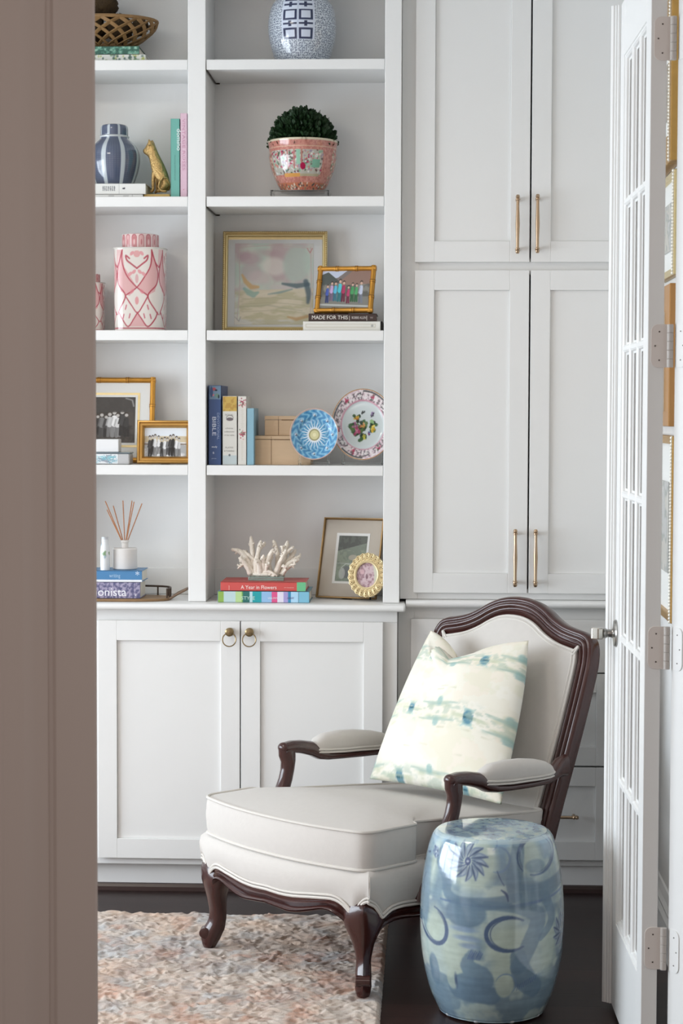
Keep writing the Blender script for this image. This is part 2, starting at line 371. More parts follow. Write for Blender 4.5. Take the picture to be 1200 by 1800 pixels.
# lower cabinet under the bookcase
xc1 = X_(697, YD, 1300); bx0 = xl0
base = thing('base_cabinet', 'white low cabinet with two panelled doors and brass ring pulls under the bookcase', 'cabinet', ((bx0+xc1)/2, 6.22, 0))
zt, zb, zfb = Z_(1093, YD), Z_(1512, YD), Z_(1522, YF)
body = MB().box(bx0+.0005, xc1-.0005, YF+.0181, YK, zfb, ZCb).box(bx0, xc1, YF, YF+.018, zt-.002, ZCb).box(bx0, xc1, YF, YF+.018, zfb, zb+.006)
xA, xG0, xG1, xE = X_(172, YD, 1300), X_(421.3, YD, 1300), X_(423.3, YD, 1300), X_(672, YD, 1300)
body.box(xE-.01, xc1, YF, YF+.018, zb+.0061, zt-.0021).box(bx0, xA, YF, YF+.018, zb+.0061, zt-.0021)
obj('body', body, WHITE, base, bevel=.0015)
obj('toe_kick', MB().box(bx0, xc1-.012, YT, YT+.02, 0.002, zfb), WHITE, base)
sw = X_(457, YD, 1300)-xG1; rw = zt-Z_(1128, YD)
def ring_pull(px, par):
    x = X_(px, YD-.02, 1110); z = Z_(1112, YD-.02)
    g = obj('ring_pull', MB().lathe([(0, 0), (.0115, 0), (.012, .004), (.0075, .008), (.0075, .014), (.0135, .018), (.0135, .022), (.009, .026), (0, .027)], (0, 0, 0), 20, 'y').xf(Matrix.Translation((x, YD, z)) @ Matrix.Scale(-1, 4, (0, 1, 0))), BRASSD, par, smooth=True)
    obj('ring', MB().tube([(x+.0205*math.sin(2*PI*k/28), YD-.0205-.004*(1-math.cos(2*PI*k/28)), z-.0225+.0205*math.cos(2*PI*k/28)) for k in range(28)], .0019, 8, closed=True), BRASSD, g, smooth=True)
for a, b, px in ((xA, xG0, 403), (xG1, xE, 438)):
    d = obj('door', shaker(a, b, zb, zt, YD, sw, rw), WHITE, base, bevel=.0012); ring_pull(px, d)
def nose(x0, x1, yf, yb, z1, z0):
    r = (z1-z0)/2; pts = [(yb, z0), (yb, z1)]+[(yf+r-r*math.sin(a), (z1+z0)/2+r*math.cos(a)) for a in np.linspace(0, PI, 9)]
    return MB().prism(pts, x0, x1, 'x')
wt = obj('worktop', nose(bx0-.01, X_(712, 6.05, 1060), 6.035, YK, ZC, ZCb), WHITE, smooth=True, bevel=.005)
tag(wt, 'long white rounded-edge worktop running beneath the bookcase', 'worktop')
# tall unit at the right
YR, YRF = 6.13, 6.15; tx0, tx1 = xs1+.001, XR-.004; zRt, zRb = Z_(1057, 6.105, 900), Z_(1070, 6.105, 900)
tall = thing('tall_cabinet', 'tall white cupboard with two pairs of panelled doors and long brass handles', 'cabinet', ((tx0+tx1)/2, 6.25, zRt))
u = lambda p, y=700: X_(p, YR, y)
zu1, zu0, zl1, zl0 = BCT-.06, Z_(460.5, YR, 850), Z_(475, YR, 850), Z_(1042.5, YR, 850)
dx = [u(728), u(928.3), u(931.2), u(931.2)+(u(928.3)-u(728))]
bd = MB().box(tx0, tx0+.018, YRF+.018, YK, zRt, BCT).box(tx1-.018, tx1, YRF+.018, YK, zRt, BCT).box(tx0, tx1, YK-.02, YK, zRt, BCT).box(tx0, tx1, YRF+.018, YK, BCT-.02, BCT).box(tx0, tx1, YRF+.018, YK, zRt+.001, zRt+.02)
fa, fb = dx[0]+.0121, dx[3]-.0121
bd.box(tx0, dx[0]+.012, YRF, YRF+.018, zRt+.001, BCT).box(dx[3]-.012, tx1, YRF, YRF+.018, zRt+.001, BCT).box(fa, fb, YRF, YRF+.018, zu1-.01, BCT).box(fa, fb, YRF, YRF+.018, zl1-.012, zu0+.012).box(fa, fb, YRF, YRF+.018, zRt+.001, zl0+.012)
obj('body', bd, WHITE, tall, bevel=.001)
def bar_pull(c, L, ax, yf, par):
    h = L/2; pr = [(0, -h), (.0042, -h+.0005), (.0058, -h+.004), (.0066, -h+.008), (.0046, -h+.011), (.0068, -h+.013), (.0068, -h+.016), (.0048, -h+.018), (.0050, -h*.5), (.0066, 0)]
    pr += [(r, -z) for r, z in reversed(pr[:-1])]; m = MB().lathe(pr, (0, 0, 0), 16, 'z')
    for s in (-1, 1): m.tube([(0, .0, s*(h-.014)), (0, .028, s*(h-.014))], [.0045, .006], 10)
    if ax == 'x': m.xf(Matrix.Rotation(PI/2, 4, 'Y'))
    m.xf(Matrix.Translation((c[0], yf-.028, c[2]))); return obj('handle', m, BRASS, par, smooth=True)
psw = u(762)-u(728); prw = Z_(424, YR, 850)-zu0; prl = zl1-Z_(510, YR, 850)
for k, (a, b) in enumerate(((dx[0], dx[1]), (dx[2], dx[3]))):
    d = obj('door', shaker(a, b, zu0, zu1, YR, psw, prw), WHITE, tall, bevel=.0012)
    x = X_((909.5, 944.5)[k], YR-.028, 395); z0, z1 = Z_((446, 445)[k], YR-.028, 900), Z_((342, 341)[k], YR-.028, 900)
    bar_pull((x, 0, (z0+z1)/2), z1-z0, 'z', YR, d)
    d = obj('door', shaker(a, b, zl0, zl1, YR, psw, prl), WHITE, tall, bevel=.0012)
    x = X_((905.3, 941)[k], YR-.028, 980); z0, z1 = Z_(1032, YR-.028, 900), Z_(930, YR-.028, 900)
    bar_pull((x, 0, (z0+z1)/2), z1-z0, 'z', YR, d)
rt_ = obj('worktop', nose(X_(712, 6.05, 1060)+.001, tx1, 6.105, YK, zRt, zRb), WHITE, smooth=True)
tag(rt_, 'short white rounded-edge ledge between the tall cupboard and the drawers', 'worktop')
dr = thing('drawer_cabinet', 'white low chest of three wide panelled drawers behind the armchair', 'drawer cabinet', ((xc1+tx1)/2, 6.25, 0))
g0, g1 = X_(721, YR, 1300), min(X_(721, YR, 1300)+.632, tx1-.012)
zz = [Z_(q, YR, 1000) for q in (1090, 1182, 1184.5, 1346, 1349, 1512)]; zk = Z_(1522, YRF, 1000)
bd = MB().box(xc1+.001, tx1, YRF+.018, YK, zk, zRb).box(xc1+.001, g0+.01, YRF, YRF+.018, zk, zRb).box(g1-.01, tx1, YRF, YRF+.018, zk, zRb).box(g0+.0101, g1-.0101, YRF, YRF+.018, zz[0]-.012, zRb).box(g0+.0101, g1-.0101, YRF, YRF+.018, zk, zz[5]+.008)
obj('body', bd, WHITE, dr, bevel=.001); obj('toe_kick', MB().box(xc1+.001, tx1, 6.165, 6.185, .002, zk), WHITE, dr)
for i in range(3):
    a, b = zz[2*i], zz[2*i+1]
    if i == 0: m = MB().box(g0, g1, YR, YR+.02, b, a)
    else: m = shaker(g0, g1, b, a, YR, .06, .058)
    d = obj('drawer', m, WHITE, dr, bevel=.0012)
    if i: z = Z_((0, 1273, 1437)[i], YR-.028, 1000); bar_pull(((X_(792, YR)+X_(1017, YR-.028, 1437))/2, 0, z), X_(1017, YR-.028, 1437)-X_(792, YR), 'x', YR, d)
sm = MB()
def qround(x0, x1, y): return MB().prism([(y, 0), (y, .022), (y-.008, .02), (y-.014, .012), (y-.016, 0)], x0, x1, 'x')
struct('trim_5', qround(bx0, xc1, YT), mat('dark_shoe', (52, 34, 31), .3)); struct('trim_6', qround(xc1+.001, tx1, 6.165), mat('dark_shoe'))

# ================================================================ FRENCH DOOR
dv = np.array([-.013, .6]); dv /= np.linalg.norm(dv); rzd = math.atan2(dv[1], dv[0])
fd = thing('door_1', 'white french door of eighteen panes standing open beside the garden stool', None, (.468, 4.38, .012), rzd, kind='structure')
MD = Matrix.Translation((.468, 4.38, .012)) @ Matrix.Rotation(rzd, 4, 'Z'); MDI = MD.inverted()
DX0, DX1, DXE, DH = .078, .497, .578, 2.475
zr = [2.353-.3533*i-.012 for i in range(7)]
leaf = MB().box(0, DX0, -.035, 0, 0, DH).box(DX1, DXE, -.035, 0, 0, DH).box(DX0, DX1, -.035, 0, 0, zr[6]).box(DX0, DX1, -.035, 0, zr[0], DH)
lf = obj('door_leaf', leaf, WHITE, fd, local=True, bevel=.0015)
mt = MB(); hx = [(-.015, -.0160), (-.015, -.0125), (-.0095, -.0115), (-.0085, -.0065), (-.0045, -.0025), (.0045, -.0025), (.0085, -.0065), (.0095, -.0115), (.015, -.0125), (.015, -.0160), (.015, -.0225), (.006, -.032), (-.006, -.032), (-.015, -.0225)]
for k in (0, 1, 2, 3):
    x = DX0+(DX1-DX0)*k/3; mt.prism([(x+(max(a, 0) if k == 0 else min(a, 0) if k == 3 else a), b) for a, b in hx], zr[6], zr[0], 'z')
for k in range(7):
    z = zr[k]; n = len(hx); pts = [(z+(min(a, 0) if k == 0 else max(a, 0) if k == 6 else a), b) for a, b in hx]
    pts = [(a, b*.97-.0005) for a, b in pts]; vs = [(DX0, b, a) for a, b in pts]+[(DX1, b, a) for a, b in pts]
    mt.add(vs, [tuple(range(n)), tuple(range(2*n-1, n-1, -1))]+[(i, (i+1) % n, n+(i+1) % n, n+i) for i in range(n)])
obj('muntin_grid', mt, WHITE, fd, local=True)
obj('glass_panes', MB().box(DX0, DX1, -.0195, -.0155, zr[6], zr[0]), GLASS, fd, local=True)
ast = [(DXE, -.035), (DXE, .0), (DXE-.012, .0005), (DXE-.012, .006), (DXE-.007, .0075), (DXE-.007, .0115), (DXE-.001, .013), (DXE-.001, .0175), (DXE+.003, .022), (DXE+.009, .022), (DXE+.012, .017), (DXE+.013, -.035)]
obj('astragal', MB().prism(ast, .002, DH, 'z'), WHITE, fd, local=True, smooth=True, ang=25)
# lever: rose, neck and a cut rectangular grip
kx = .536; kz = .936
kn = obj('door_knob', MB().lathe([(0, 0), (.033, 0), (.034, .003), (.031, .007), (.012, .010), (.010, .013), (.010, .024), (.0125, .026), (.0125, .031), (.009, .034), (0, .034)], (0, 0, 0), 28, 'y').xf(Matrix.Translation((kx, 0, kz))), NICKEL, fd, local=True, smooth=True)
gp = [(-.015, .034), (.015, .034), (.017, .040), (.017, .062), (-.004, .062), (-.017, .047)]
obj('grip', MB().prism([(kx+a*.8, b) for a, b in gp], kz-.014, kz+.014, 'z'), mat('cut_nickel', (190, 186, 178), .12, 1.), kn, local=True, bevel=.002)
# hinges
HING = mat('shaded_hinge_white', (226, 218, 212), .4)  # white hinge paint, tinted warmer and darker to carry the hall-side shade
for hz in (2.3, 1.637, .976, .308):
    hz -= .012; pts = []
    def rr(w, h, r, left=True):              # rounded-corner leaf outline, square at the barrel side
        q = [(0, -h/2), (0, h/2)]
        q += [(-w+r-r*math.sin(a), h/2-r+r*math.cos(a)) for a in np.linspace(0, PI/2, 6)]
        q += [(-w+r-r*math.cos(a), -h/2+r-r*math.sin(a)) for a in np.linspace(0, PI/2, 6)]; return q
    lp = rr(.036, .094, .015); hg = MB()
    vs = []
    for d in (0, -.0018): vs += [(d, -.043-a, hz+b) for a, b in lp]
    n = len(lp); fs = [tuple(range(n)), tuple(range(2*n-1, n-1, -1))]+[(i, (i+1) % n, n+(i+1) % n, n+i) for i in range(n)]
    hg.add(vs, fs)
    hinge = obj('hinge', hg, HING, fd, local=True, bevel=.0004)
    m2 = MB(); vs = []
    for d in (0, .0018): vs += [(*(P0+hd*(.006-a)+wd*(d+.0003)), hz+.012+b) for a, b in lp]
    m2.add(vs, fs).xf(MDI); obj('jamb_leaf', m2, WHITE, hinge, local=True)
    br = MB()
    for k in range(5): br.lathe([(0, -.0092), (.0066, -.0092), (.0072, -.0085), (.0072, .0085), (.0066, .0092), (0, .0092)], (-.005, -.048, hz+(k-2)*.0188), 16)
    obj('barrel', br, mat('painted_barrel', (196, 190, 184), .35), hinge, local=True, smooth=True, ang=40)
    for a, b in ((-.018, .031), (-.027, 0), (-.018, -.031)):
        obj('screw', MB().lathe([(0, -.0006), (.0016, -.0006), (.0018, 0), (0, 0)], (-.0018, -.043-a, hz+b), 10, 'x'), DARKM, hinge, local=True)
        p = P0+hd*(.006-a)+wd*.0022; obj('screw', MB().ball((p[0], p[1], hz+.012+b), .0015, 6).xf(MDI), DARKM, hinge, local=True)

# ================================================================ FRAMED PICTURES ON THE RIGHT WALL
def wall_frame(name, y0, y1, z0, z1, fw, depth, m, label, bead=None, mk='mat', tilt=0.):
    t = thing(name, label, 'picture frame', (XR, (y0+y1)/2, z0), group=None); x0 = XR-depth; e = .002
    fr = MB().box(x0, XR-e, y0, y0+fw, z0, z1).box(x0, XR-e, y1-fw, y1, z0, z1).box(x0, XR-e, y0+fw, y1-fw, z0, z0+fw).box(x0, XR-e, y0+fw, y1-fw, z1-fw, z1)
    obj('frame', fr, m, t, bevel=.003)
    obj('mat_board', MB().box(XR-.012, XR-e, y0+fw, y1-fw, z0+fw, z1-fw), MATBD, t)
    w = y1-y0-2*fw; h = z1-z0-2*fw
    c = Cv(60, 60, (176, 178, 176)); n = fbm(60, 60, 4, 4, int(z0*100)); c.mix((n > .5)*.6, (130, 136, 132)); c.mix((n > .62)*.6, (206, 200, 188))
    p = picture(c, w*.5, h*.55); p.xf(Matrix.Translation((XR-.0135, y0+fw+w*.75, z0+fw+h*.22)) @ Matrix.Rotation(-PI/2, 4, 'Z')); obj('print', p, VC_PHOTO, t, recalc=False)
    if bead:
        n = int((z1-z0)/.009)
        for yy in (y0+fw*.35, y1-fw*.35):
            bm_ = MB()
            for k in range(n): bm_.ball((x0-.001, yy, z0+(k+.5)*(z1-z0)/n), .0049, 6)
            obj('beading', bm_, bead, t, smooth=True)
    return t
BEAD = mat('pearl_bead', (232, 226, 212), .3, .3); OAK = mat('oak_frame', (172, 124, 70), .4, vary=(18, .25, (1, 1, .1)))
wall_frame('gilt_picture_frame', 5.34, 5.80, 2.16, 2.60, .075, .035, GOLD, 'broad gilt picture frame highest on the wall behind the door', BEAD)
wall_frame('gilt_picture_frame', 5.36, 5.74, 1.86, 2.14, .02, .022, GOLDP, 'slim pale gold frame with white mat behind the upper hinges', BEAD)
wall_frame('oak_picture_frame', 5.40, 5.83, 1.455, 1.84, .13, .026, OAK, 'wide brown wooden picture frame level with the second hinge')
wall_frame('gilt_picture_frame', 5.32, 5.88, .93, 1.43, .022, .024, GOLD, 'tall slim gold frame with white mat, lowest on the wall', BEAD)
bf = MB(); 
for yy in (5.505, 5.545):
    for k in range(30): bf.ball((XR-.034, yy, 1.50+k*.0088), .0042, 6)
bf.box(XR-.032, XR-.0262, 5.50, 5.55, 1.496, 1.766)
tag(obj('beaded_frame', bf, BEAD, smooth=True, ang=30), 'small silver beaded frame hung over the brown wooden one', 'picture frame')
# ================================================================ SHELF OBJECTS
def pm(name, col, **k): return mat(name, col, **k)
def spine_text(book, s, x, z, size, col, y, right=(1, 0, 0), up=(0, 0, 1), fit=None, nm='lettering'):
    m = mat('ink_%02x%02x%02x' % col, col, rough=.5)
    return text(s, size, m, book, (x, y-.0002, z), right, up, nm, fit=fit, depth=.0002)
def book_flat(label, px0, px1, zbot, ztop, yf, depth, col, name='book', cat='book', page=True, group=None, ptop=None):
    """a book lying down, spine to the room"""
    x0, x1 = X_(px0, yf), X_(px1, yf); t = thing(name, label, cat, ((x0+x1)/2, yf+depth/2, zbot), group=group)
    c = mat('cover_%02x%02x%02x' % col, col, rough=.4); th = .0022
    cv = MB().box(x0, x1, yf, yf+depth, ztop-th, ztop).box(x0, x1, yf, yf+depth, zbot+.0002, zbot+th).box(x0, x1, yf, yf+.004, zbot+.0002, ztop)
    obj('cover', cv, c, t, bevel=.0008)
    obj('pages', MB().box(x0+.004, x1-.003, yf+.004, yf+depth-.003, zbot+th, ztop-th), PAPER, t); return t, x0, x1
def book_up(label, px0, px1, z0, z1, yf, depth, col, group=None, tiltpx=0):
    x0, x1 = X_(px0, yf), X_(px1, yf); t = thing('book', label, 'book', ((x0+x1)/2, yf+depth/2, z0), group=group)
    c = mat('cover_%02x%02x%02x' % col, col, rough=.38); th = .0025
    cv = MB().box(x0, x0+th, yf, yf+depth, z0+.0002, z1).box(x1-th, x1, yf, yf+depth, z0+.0002, z1).box(x0, x1, yf, yf+.004, z0+.0002, z1)
    obj('cover', cv, c, t, bevel=.0012); obj('pages', MB().box(x0+th, x1-th, yf+.004, yf+depth-.003, z0+.003, z1-.004), PAPER, t); return t, x0, x1
def spine_print(t, cv, x0, x1, z0, z1, yf, name='spine_print', nx=None, ny=None):
    m = picture(cv, x1-x0, z1-z0, nx, ny); m.xf(Matrix.Translation((x0, yf-.0004, z0))); return obj(name, m, VC_MATTE, t, recalc=False)
Zs = lambda y, Y: Z_(y, Y, 430)

# ---- left bay, top shelf: basket of moss balls on two books
z0 = SH[0]; yf = 6.135
za, zb_ = Zs(94.5, yf), Zs(80, yf)
t, x0, x1 = book_flat('white book with small green leaf print at the very top left shelf', 118, 257, z0+.0005, za, yf, .2, (222, 226, 220))
c = Cv(140, 10, (226, 228, 222))
for k in range(60): c.ell(rng.random()*140, rng.random()*10, 1+2*rng.random(), 1+rng.random(), [(90, 130, 90), (170, 180, 90), (60, 90, 80)][k % 3], .8)
spine_print(t, c, x0+.002, x1-.002, z0+.001, za-.001, yf)
t, x0, x1 = book_flat('dark green leafy book under the lattice basket', 118, 246, za+.0005, zb_, yf, .19, (60, 96, 82))
c = Cv(128, 14, (96, 150, 130)); n = fbm(128, 14, 24, 4, 5); c.mix((n > .5)*.8, (44, 84, 72)); c.mix((n < .36)*.7, (170, 200, 180))
spine_print(t, c, x0+.001, x1-.001, za+.001, zb_-.001, yf)
cx, cy = X_(186, 6.235, 50), 6.235; zr0, zr1 = zb_+.001, Z_(39, 6.235, 270); br = X_(276, 6.235, 50)-cx
bk = thing('lattice_basket', 'brown woven lattice basket bowl holding moss balls on top-left books', 'basket', (cx, cy, zr0))
def bas(th, f):                       # f 0 bottom .. 1 rim
    r = (.50+.50*math.sin(f*PI/2)**1.1); return (cx+br*r*math.cos(th), cy+.115*r*math.sin(th), zr0+.012+(zr1-zr0-.012)*f**1.1)
WICK = mat('wicker', (136, 104, 64), .6, vary=(70, .3), bump=(200, .3, .001))
lt = MB(); NS = 17
for k in range(NS):
    for s in (-1, 1):
        lt.tube([bas(2*PI*(k+.3)/NS+s*f*.95, f) for f in np.linspace(0, 1, 11)], .0055, 6, sq=(.45, 1.25))
obj('lattice', lt, WICK, bk, smooth=True)
obj('rim', MB().tube([bas(2*PI*k/48, 1) for k in range(48)], .0055, 8, closed=True), WICK, bk, smooth=True)
obj('base', MB().lathe([(0, 0), (.32*br, 0), (.36*br, .012), (.32*br, .02), (0, .018)], (0, 0, 0), 32).xf(Matrix.Translation((cx, cy, zr0)) @ Matrix.Diagonal((1, .75, 1, 1))), WICK, bk)
MOSS = mat('moss', (62, 46, 24), .95, vary=(50, .5), bump=(140, 1., .006))
for k, (dx_, dy_, dz_, r_) in enumerate(((-.044, 0, .052, .044), (.043, .006, .052, .041), (-.003, -.006, .122, .042), (-.120, .0, .07, .034), (.108, 0, .056, .026))):
    m = MB(); q = (cx+dx_, cy+dy_, zr0+.02+dz_); o = len(m.v); m.ball(q, r_, 16)
    m.v = [tuple(np.array(q)+(np.array(v)-q)*(1+.10*rng.standard_normal())) for v in m.v]
    tag(obj('moss_ball', m, MOSS, smooth=True, ang=180), ('brown moss ball resting low at the basket centre', 'brown moss ball right of centre in the basket', 'mossy ball heaped on top of the basket',
        'mossy ball at the far left of the basket', 'small mossy ball at the right end of the basket')[k], 'moss ball')

# ---- left bay, second shelf: striped jar, books, gold leopard
z0 = SH[1]; yf = 6.13
b1 = Zs(341, yf); b2 = Zs(322, yf)
t, x0, x1 = book_flat('white book lowest in the stack beneath the blue jar', 120, 252, z0+.0005, b1-.0003, yf, .19, (214, 214, 212))
c = Cv(132, 6, (220, 220, 218)); [c.rect(a, 2, a+10, 4, (140, 140, 140), .6) for a in (72, 98)]; c.rect(114, 0, 115, 6, (160, 160, 160)); spine_print(t, c, x0+.002, x1-.002, z0+.001, b1-.001, yf)
t, x0, x1 = book_flat('thick white book with grey title directly under the blue jar', 120, 257, b1, b2, yf, .19, (226, 226, 222))
c = Cv(411, 54, (228, 228, 224)); rr_ = random.Random(4)
for k in range(7): c.rect(186+k*10, 12, 190+k*10, 38, (60, 62, 70), .75); c.rect(184+k*10, 20+(k % 3)*6, 192+k*10, 23+(k % 3)*6, (60, 62, 70), .6)
c.rect(272, 0, 274, 54, (180, 180, 178)); c.ell(296, 25, 6, 4, (50, 52, 60)); c.ell(302, 24, 3, 5, (50, 52, 60)); spine_print(t, c, x0+.002, x1-.002, b1+.001, b2-.001, yf, nx=200, ny=27)
jx, jy = X_(202.5, 6.215), 6.215; jz = b2+.0005; S = 3500/6.22
def jar_profile_striped():
    P = []
    for y, r in ((321, 31.5), (319, 33), (308, 37.5), (294, 42), (278, 44.8), (264, 44.2), (252, 39), (243, 31), (238, 26), (234, 25)): P.append((r/S, (321-y)/S*.985))
    return [(0, 0)]+P
BLs = (88, 96, 116)
def stripe_col(th, z, r, n=8):
    f = ((th/(2*PI)*n+.36) % 1.); w = np.abs(f-.5)*2; base = np.empty(th.shape+(3,)); base[:] = BLs
    g = (np.sin(z*1500)*.5+.5)*(np.sin(th*160)*.5+.5); base += (g[..., None]-.4)*np.array((22, 22, 20))
    m = np.clip((w-.75)*30, 0, 1)[..., None]; e = (np.clip(1-np.abs(w-.73)*22, 0, 1)*.5)[..., None]
    base = base*(1-e)+np.array((70, 80, 118))*e; return lin1(np.clip(base*(1-m)+np.array((188, 196, 200))*m, 0, 255))
js = thing('ginger_jar', 'blue and white vertically striped lidded ginger jar standing on white books', 'jar', (jx, jy, jz))
obj('jar_body', painted_lathe(jar_profile_striped(), (jx, jy, jz), 220, 90, stripe_col), VC_GLOSS, js, smooth=True, ang=60)
lz = jz+.985*87/S
obj('collar', MB().lathe([(0, 0), (25.5/S, 0), (26/S, .004), (24/S, .007), (0, .008)], (jx, jy, lz-.003), 40), mat('pale_glaze', (196, 200, 202), .2, coat=.4), js, smooth=True)
obj('lid', painted_lathe([(23.5/S, 0), (24/S, .001), (24/S, .014), (23.6/S, .024), (21.5/S, .031), (15/S, .0345), (8/S, .0355), (.0001, .036)], (jx, jy, lz+.004), 220, 40, lambda a, b, c_: stripe_col(a, b, c_)), VC_GLOSS, js, smooth=True, ang=60)
# leopard figurine and the gold slab it sits on
gy = 6.20; gz = Zs(341, 6.14)
t = thing('gold_book', 'thin gold bound book under the gilt leopard figurine', 'book', (X_(277, 6.15), 6.19, z0))
obj('cover', MB().box(X_(253.5, 6.14), X_(299, 6.14), 6.14, 6.27, z0+.0005, gz), mat('gold_cloth', (200, 166, 98), .5), t, bevel=.001)
def G(px, py, dy=0.): return (X_(px, gy, py)-X_(277, gy, 300), dy, Z_(py, gy, 277)-gz)
def cat():
    g = lambda px, py, r, dy=0.: (*G(px, py, dy), r)
    V = [g(287, 324, .026), g(282, 305, .0245), g(276, 289, .0225), g(270.5, 275, .0150), g(265.5, 263.5, .0165), g(257.5, 267, .0115), g(251.5, 270, .0075),
         g(272, 302, .0085, -.012), g(270, 320, .0058, -.013), g(270, 337, .0055, -.013), g(264.5, 340.5, .005, -.014),
         g(275, 302, .0085, .012), g(274, 322, .0055, .013), g(275, 338, .0055, .013), g(270, 340.5, .0045, .014),
         g(290, 330, .016, -.017), g(283, 338, .0075, -.021), g(277, 340.5, .0052, -.022),
         g(290, 330, .015, .017), g(284, 338, .0075, .02),
         g(297, 335, .006, -.006), g(299, 326, .0045, -.018), g(295, 316, .0042, -.028), g(288, 316, .004, -.032), g(283, 324, .004, -.033), g(281, 333, .004, -.034), g(286, 340, .0042, -.035), g(296, 340.5, .004, -.034),
         g(264, 249.5, .0052, -.010), g(266.5, 250, .005, .010)]
    E = [(0, 1), (1, 2), (2, 3), (3, 4), (4, 5), (5, 6), (2, 7), (7, 8), (8, 9), (9, 10), (2, 11), (11, 12), (12, 13), (13, 14), (0, 15), (15, 16), (16, 17), (0, 18), (18, 19),
         (0, 20), (20, 21), (21, 22), (22, 23), (23, 24), (24, 25), (25, 26), (26, 27), (4, 28), (4, 29)]
    return V, E
V, E = cat(); lp_ = skin('leopard_figurine', V, E, mat('leopard_gilt', (190, 158, 104), .36, .7, bump=(170, .8, .004), vary=(120, .4)), loc=(X_(277, gy, 300), gy, gz+.0035))
for (ex, ey, dy) in ((262.5, 250, -.010), (266.5, 250, .009)):
    e0 = G(ex+2, 259, dy*.8); e1 = G(ex, ey-2, dy); em = MB().tube([e0, tuple((np.array(e0)+np.array(e1))/2), e1], [.0075, .0058, .0018], 10); er = obj('ear', em, MT['leopard_gilt'], lp_, local=True, smooth=True, ang=180)
tag(lp_, 'small gilt seated leopard figurine facing the blue striped jar', 'figurine')
t, x0, x1 = book_up('teal green magazine volume standing beside the gold leopard', 300.5, 316.3, z0+.0005, Zs(208, 6.13), 6.13, .2, (108, 172, 160))
spine_text(t, 'domino', (x0+x1)/2+.0055, Zs(226, 6.13), .019, (236, 240, 238), 6.13, right=(0, 0, -1), up=(1, 0, 0), fit=.066)
for k in (-.008,):
    spine_text(t, 'decorating with personal style', (x0+x1)/2-.002, Zs(272, 6.13), .0048, (90, 140, 136), 6.13, right=(0, 0, -1), up=(1, 0, 0), fit=.078)
t, x0, x1 = book_up('tall pink book against the bookcase divider', 317.3, 329.5, z0+.0005, Zs(198.5, 6.13), 6.13, .2, (214, 182, 196))
spine_text(t, 'VINTAGE ROSES', (x0+x1)/2-.004, Zs(208, 6.13), .012, (198, 150, 172), 6.13, right=(0, 0, -1), up=(1, 0, 0), fit=.158)
spine_text(t, 'o', (x0+x1)/2-.002, Zs(334, 6.13), .006, (190, 60, 90), 6.13)

# ---- left bay, third shelf: two rose-red jars
z0 = SH[2]+.0005
def red_canvas(W, H, seed=1):
    c = Cv(W, H, (214, 206, 198)); k = H/143.; RD = (160, 50, 66); PK = (204, 150, 150)
    def P(*a): return [((x-199)*k+off, (y-437)*k) for x, y in a]
    for off in range(int(-W), int(2*W), int(84*k)):
        c.poly(P((201, 465), (212, 440), (215, 470), (240, 505), (225, 520), (208, 512), (202, 490)), PK, .8)
        c.poly(P((278, 465), (268, 440), (266, 470), (242, 505), (260, 520), (275, 512), (280, 490)), PK, .8)
        c.poly(P((241, 550), (222, 573), (262, 573)), PK, .8); c.poly(P((199, 437), (211, 437), (203, 470), (197, 470)), PK, .6)
        for q in (((211, 440), (210, 455), (213, 470), (222, 488), (240, 505), (262, 519)), ((269, 440), (269, 455), (266, 470), (257, 485), (240, 505), (217, 519)),
                  ((204, 462), (200, 480), (203, 500), (217, 520), (204, 545), (202, 552)), ((276, 462), (281, 480), (278, 500), (262, 520), (276, 545), (282, 552)),
                  ((217, 520), (228, 535), (241, 549), (253, 535), (262, 520)), ((203, 547), (212, 562), (222, 573), (233, 560), (241, 549)), ((241, 549), (250, 560), (262, 573), (275, 560), (280, 548)),
                  ((211, 440), (204, 462), (199, 470)), ((269, 440), (276, 462), (284, 470))):
            c.line(smoothp(P(*q), 5), 2.3*k, RD, .9)
        for s in (-1, 1):
            c.line(smoothp(P((240, 472), (240+s*12, 464), (240+s*20, 458), (240+s*22, 450), (240+s*15, 455)), 4), 3.*k, RD, .85)
            for (x, y) in ((240+s*10, 446), (240+s*6, 478), (240+s*14, 482), (240+s*10, 512)): c.ell((x-199)*k+off, (y-437)*k, 5*k, 3*k, (206, 120, 128), .7, s*.7)
            for (x, y) in ((240+s*21, 540), (240+s*14, 555), (240+s*26, 556)): c.line(P((x, y-4), (x+s*2, y+3)), 2.4*k, (180, 90, 104), .9)
        c.ell((240-199)*k+off, (447-437)*k, 7*k, 6*k, (206, 140, 140), .8); c.ell((240-199)*k+off, (528-437)*k, 4*k, 7*k, (206, 130, 134), .8)
        c.ell((240-199)*k+off, (490-437)*k, 3.5*k, 8*k, (196, 130, 136), .6)
    c.rect(0, H-5*k, W, H-3*k, RD, .8); c.rect(0, 0, W, 2*k, (212, 208, 200)); return c
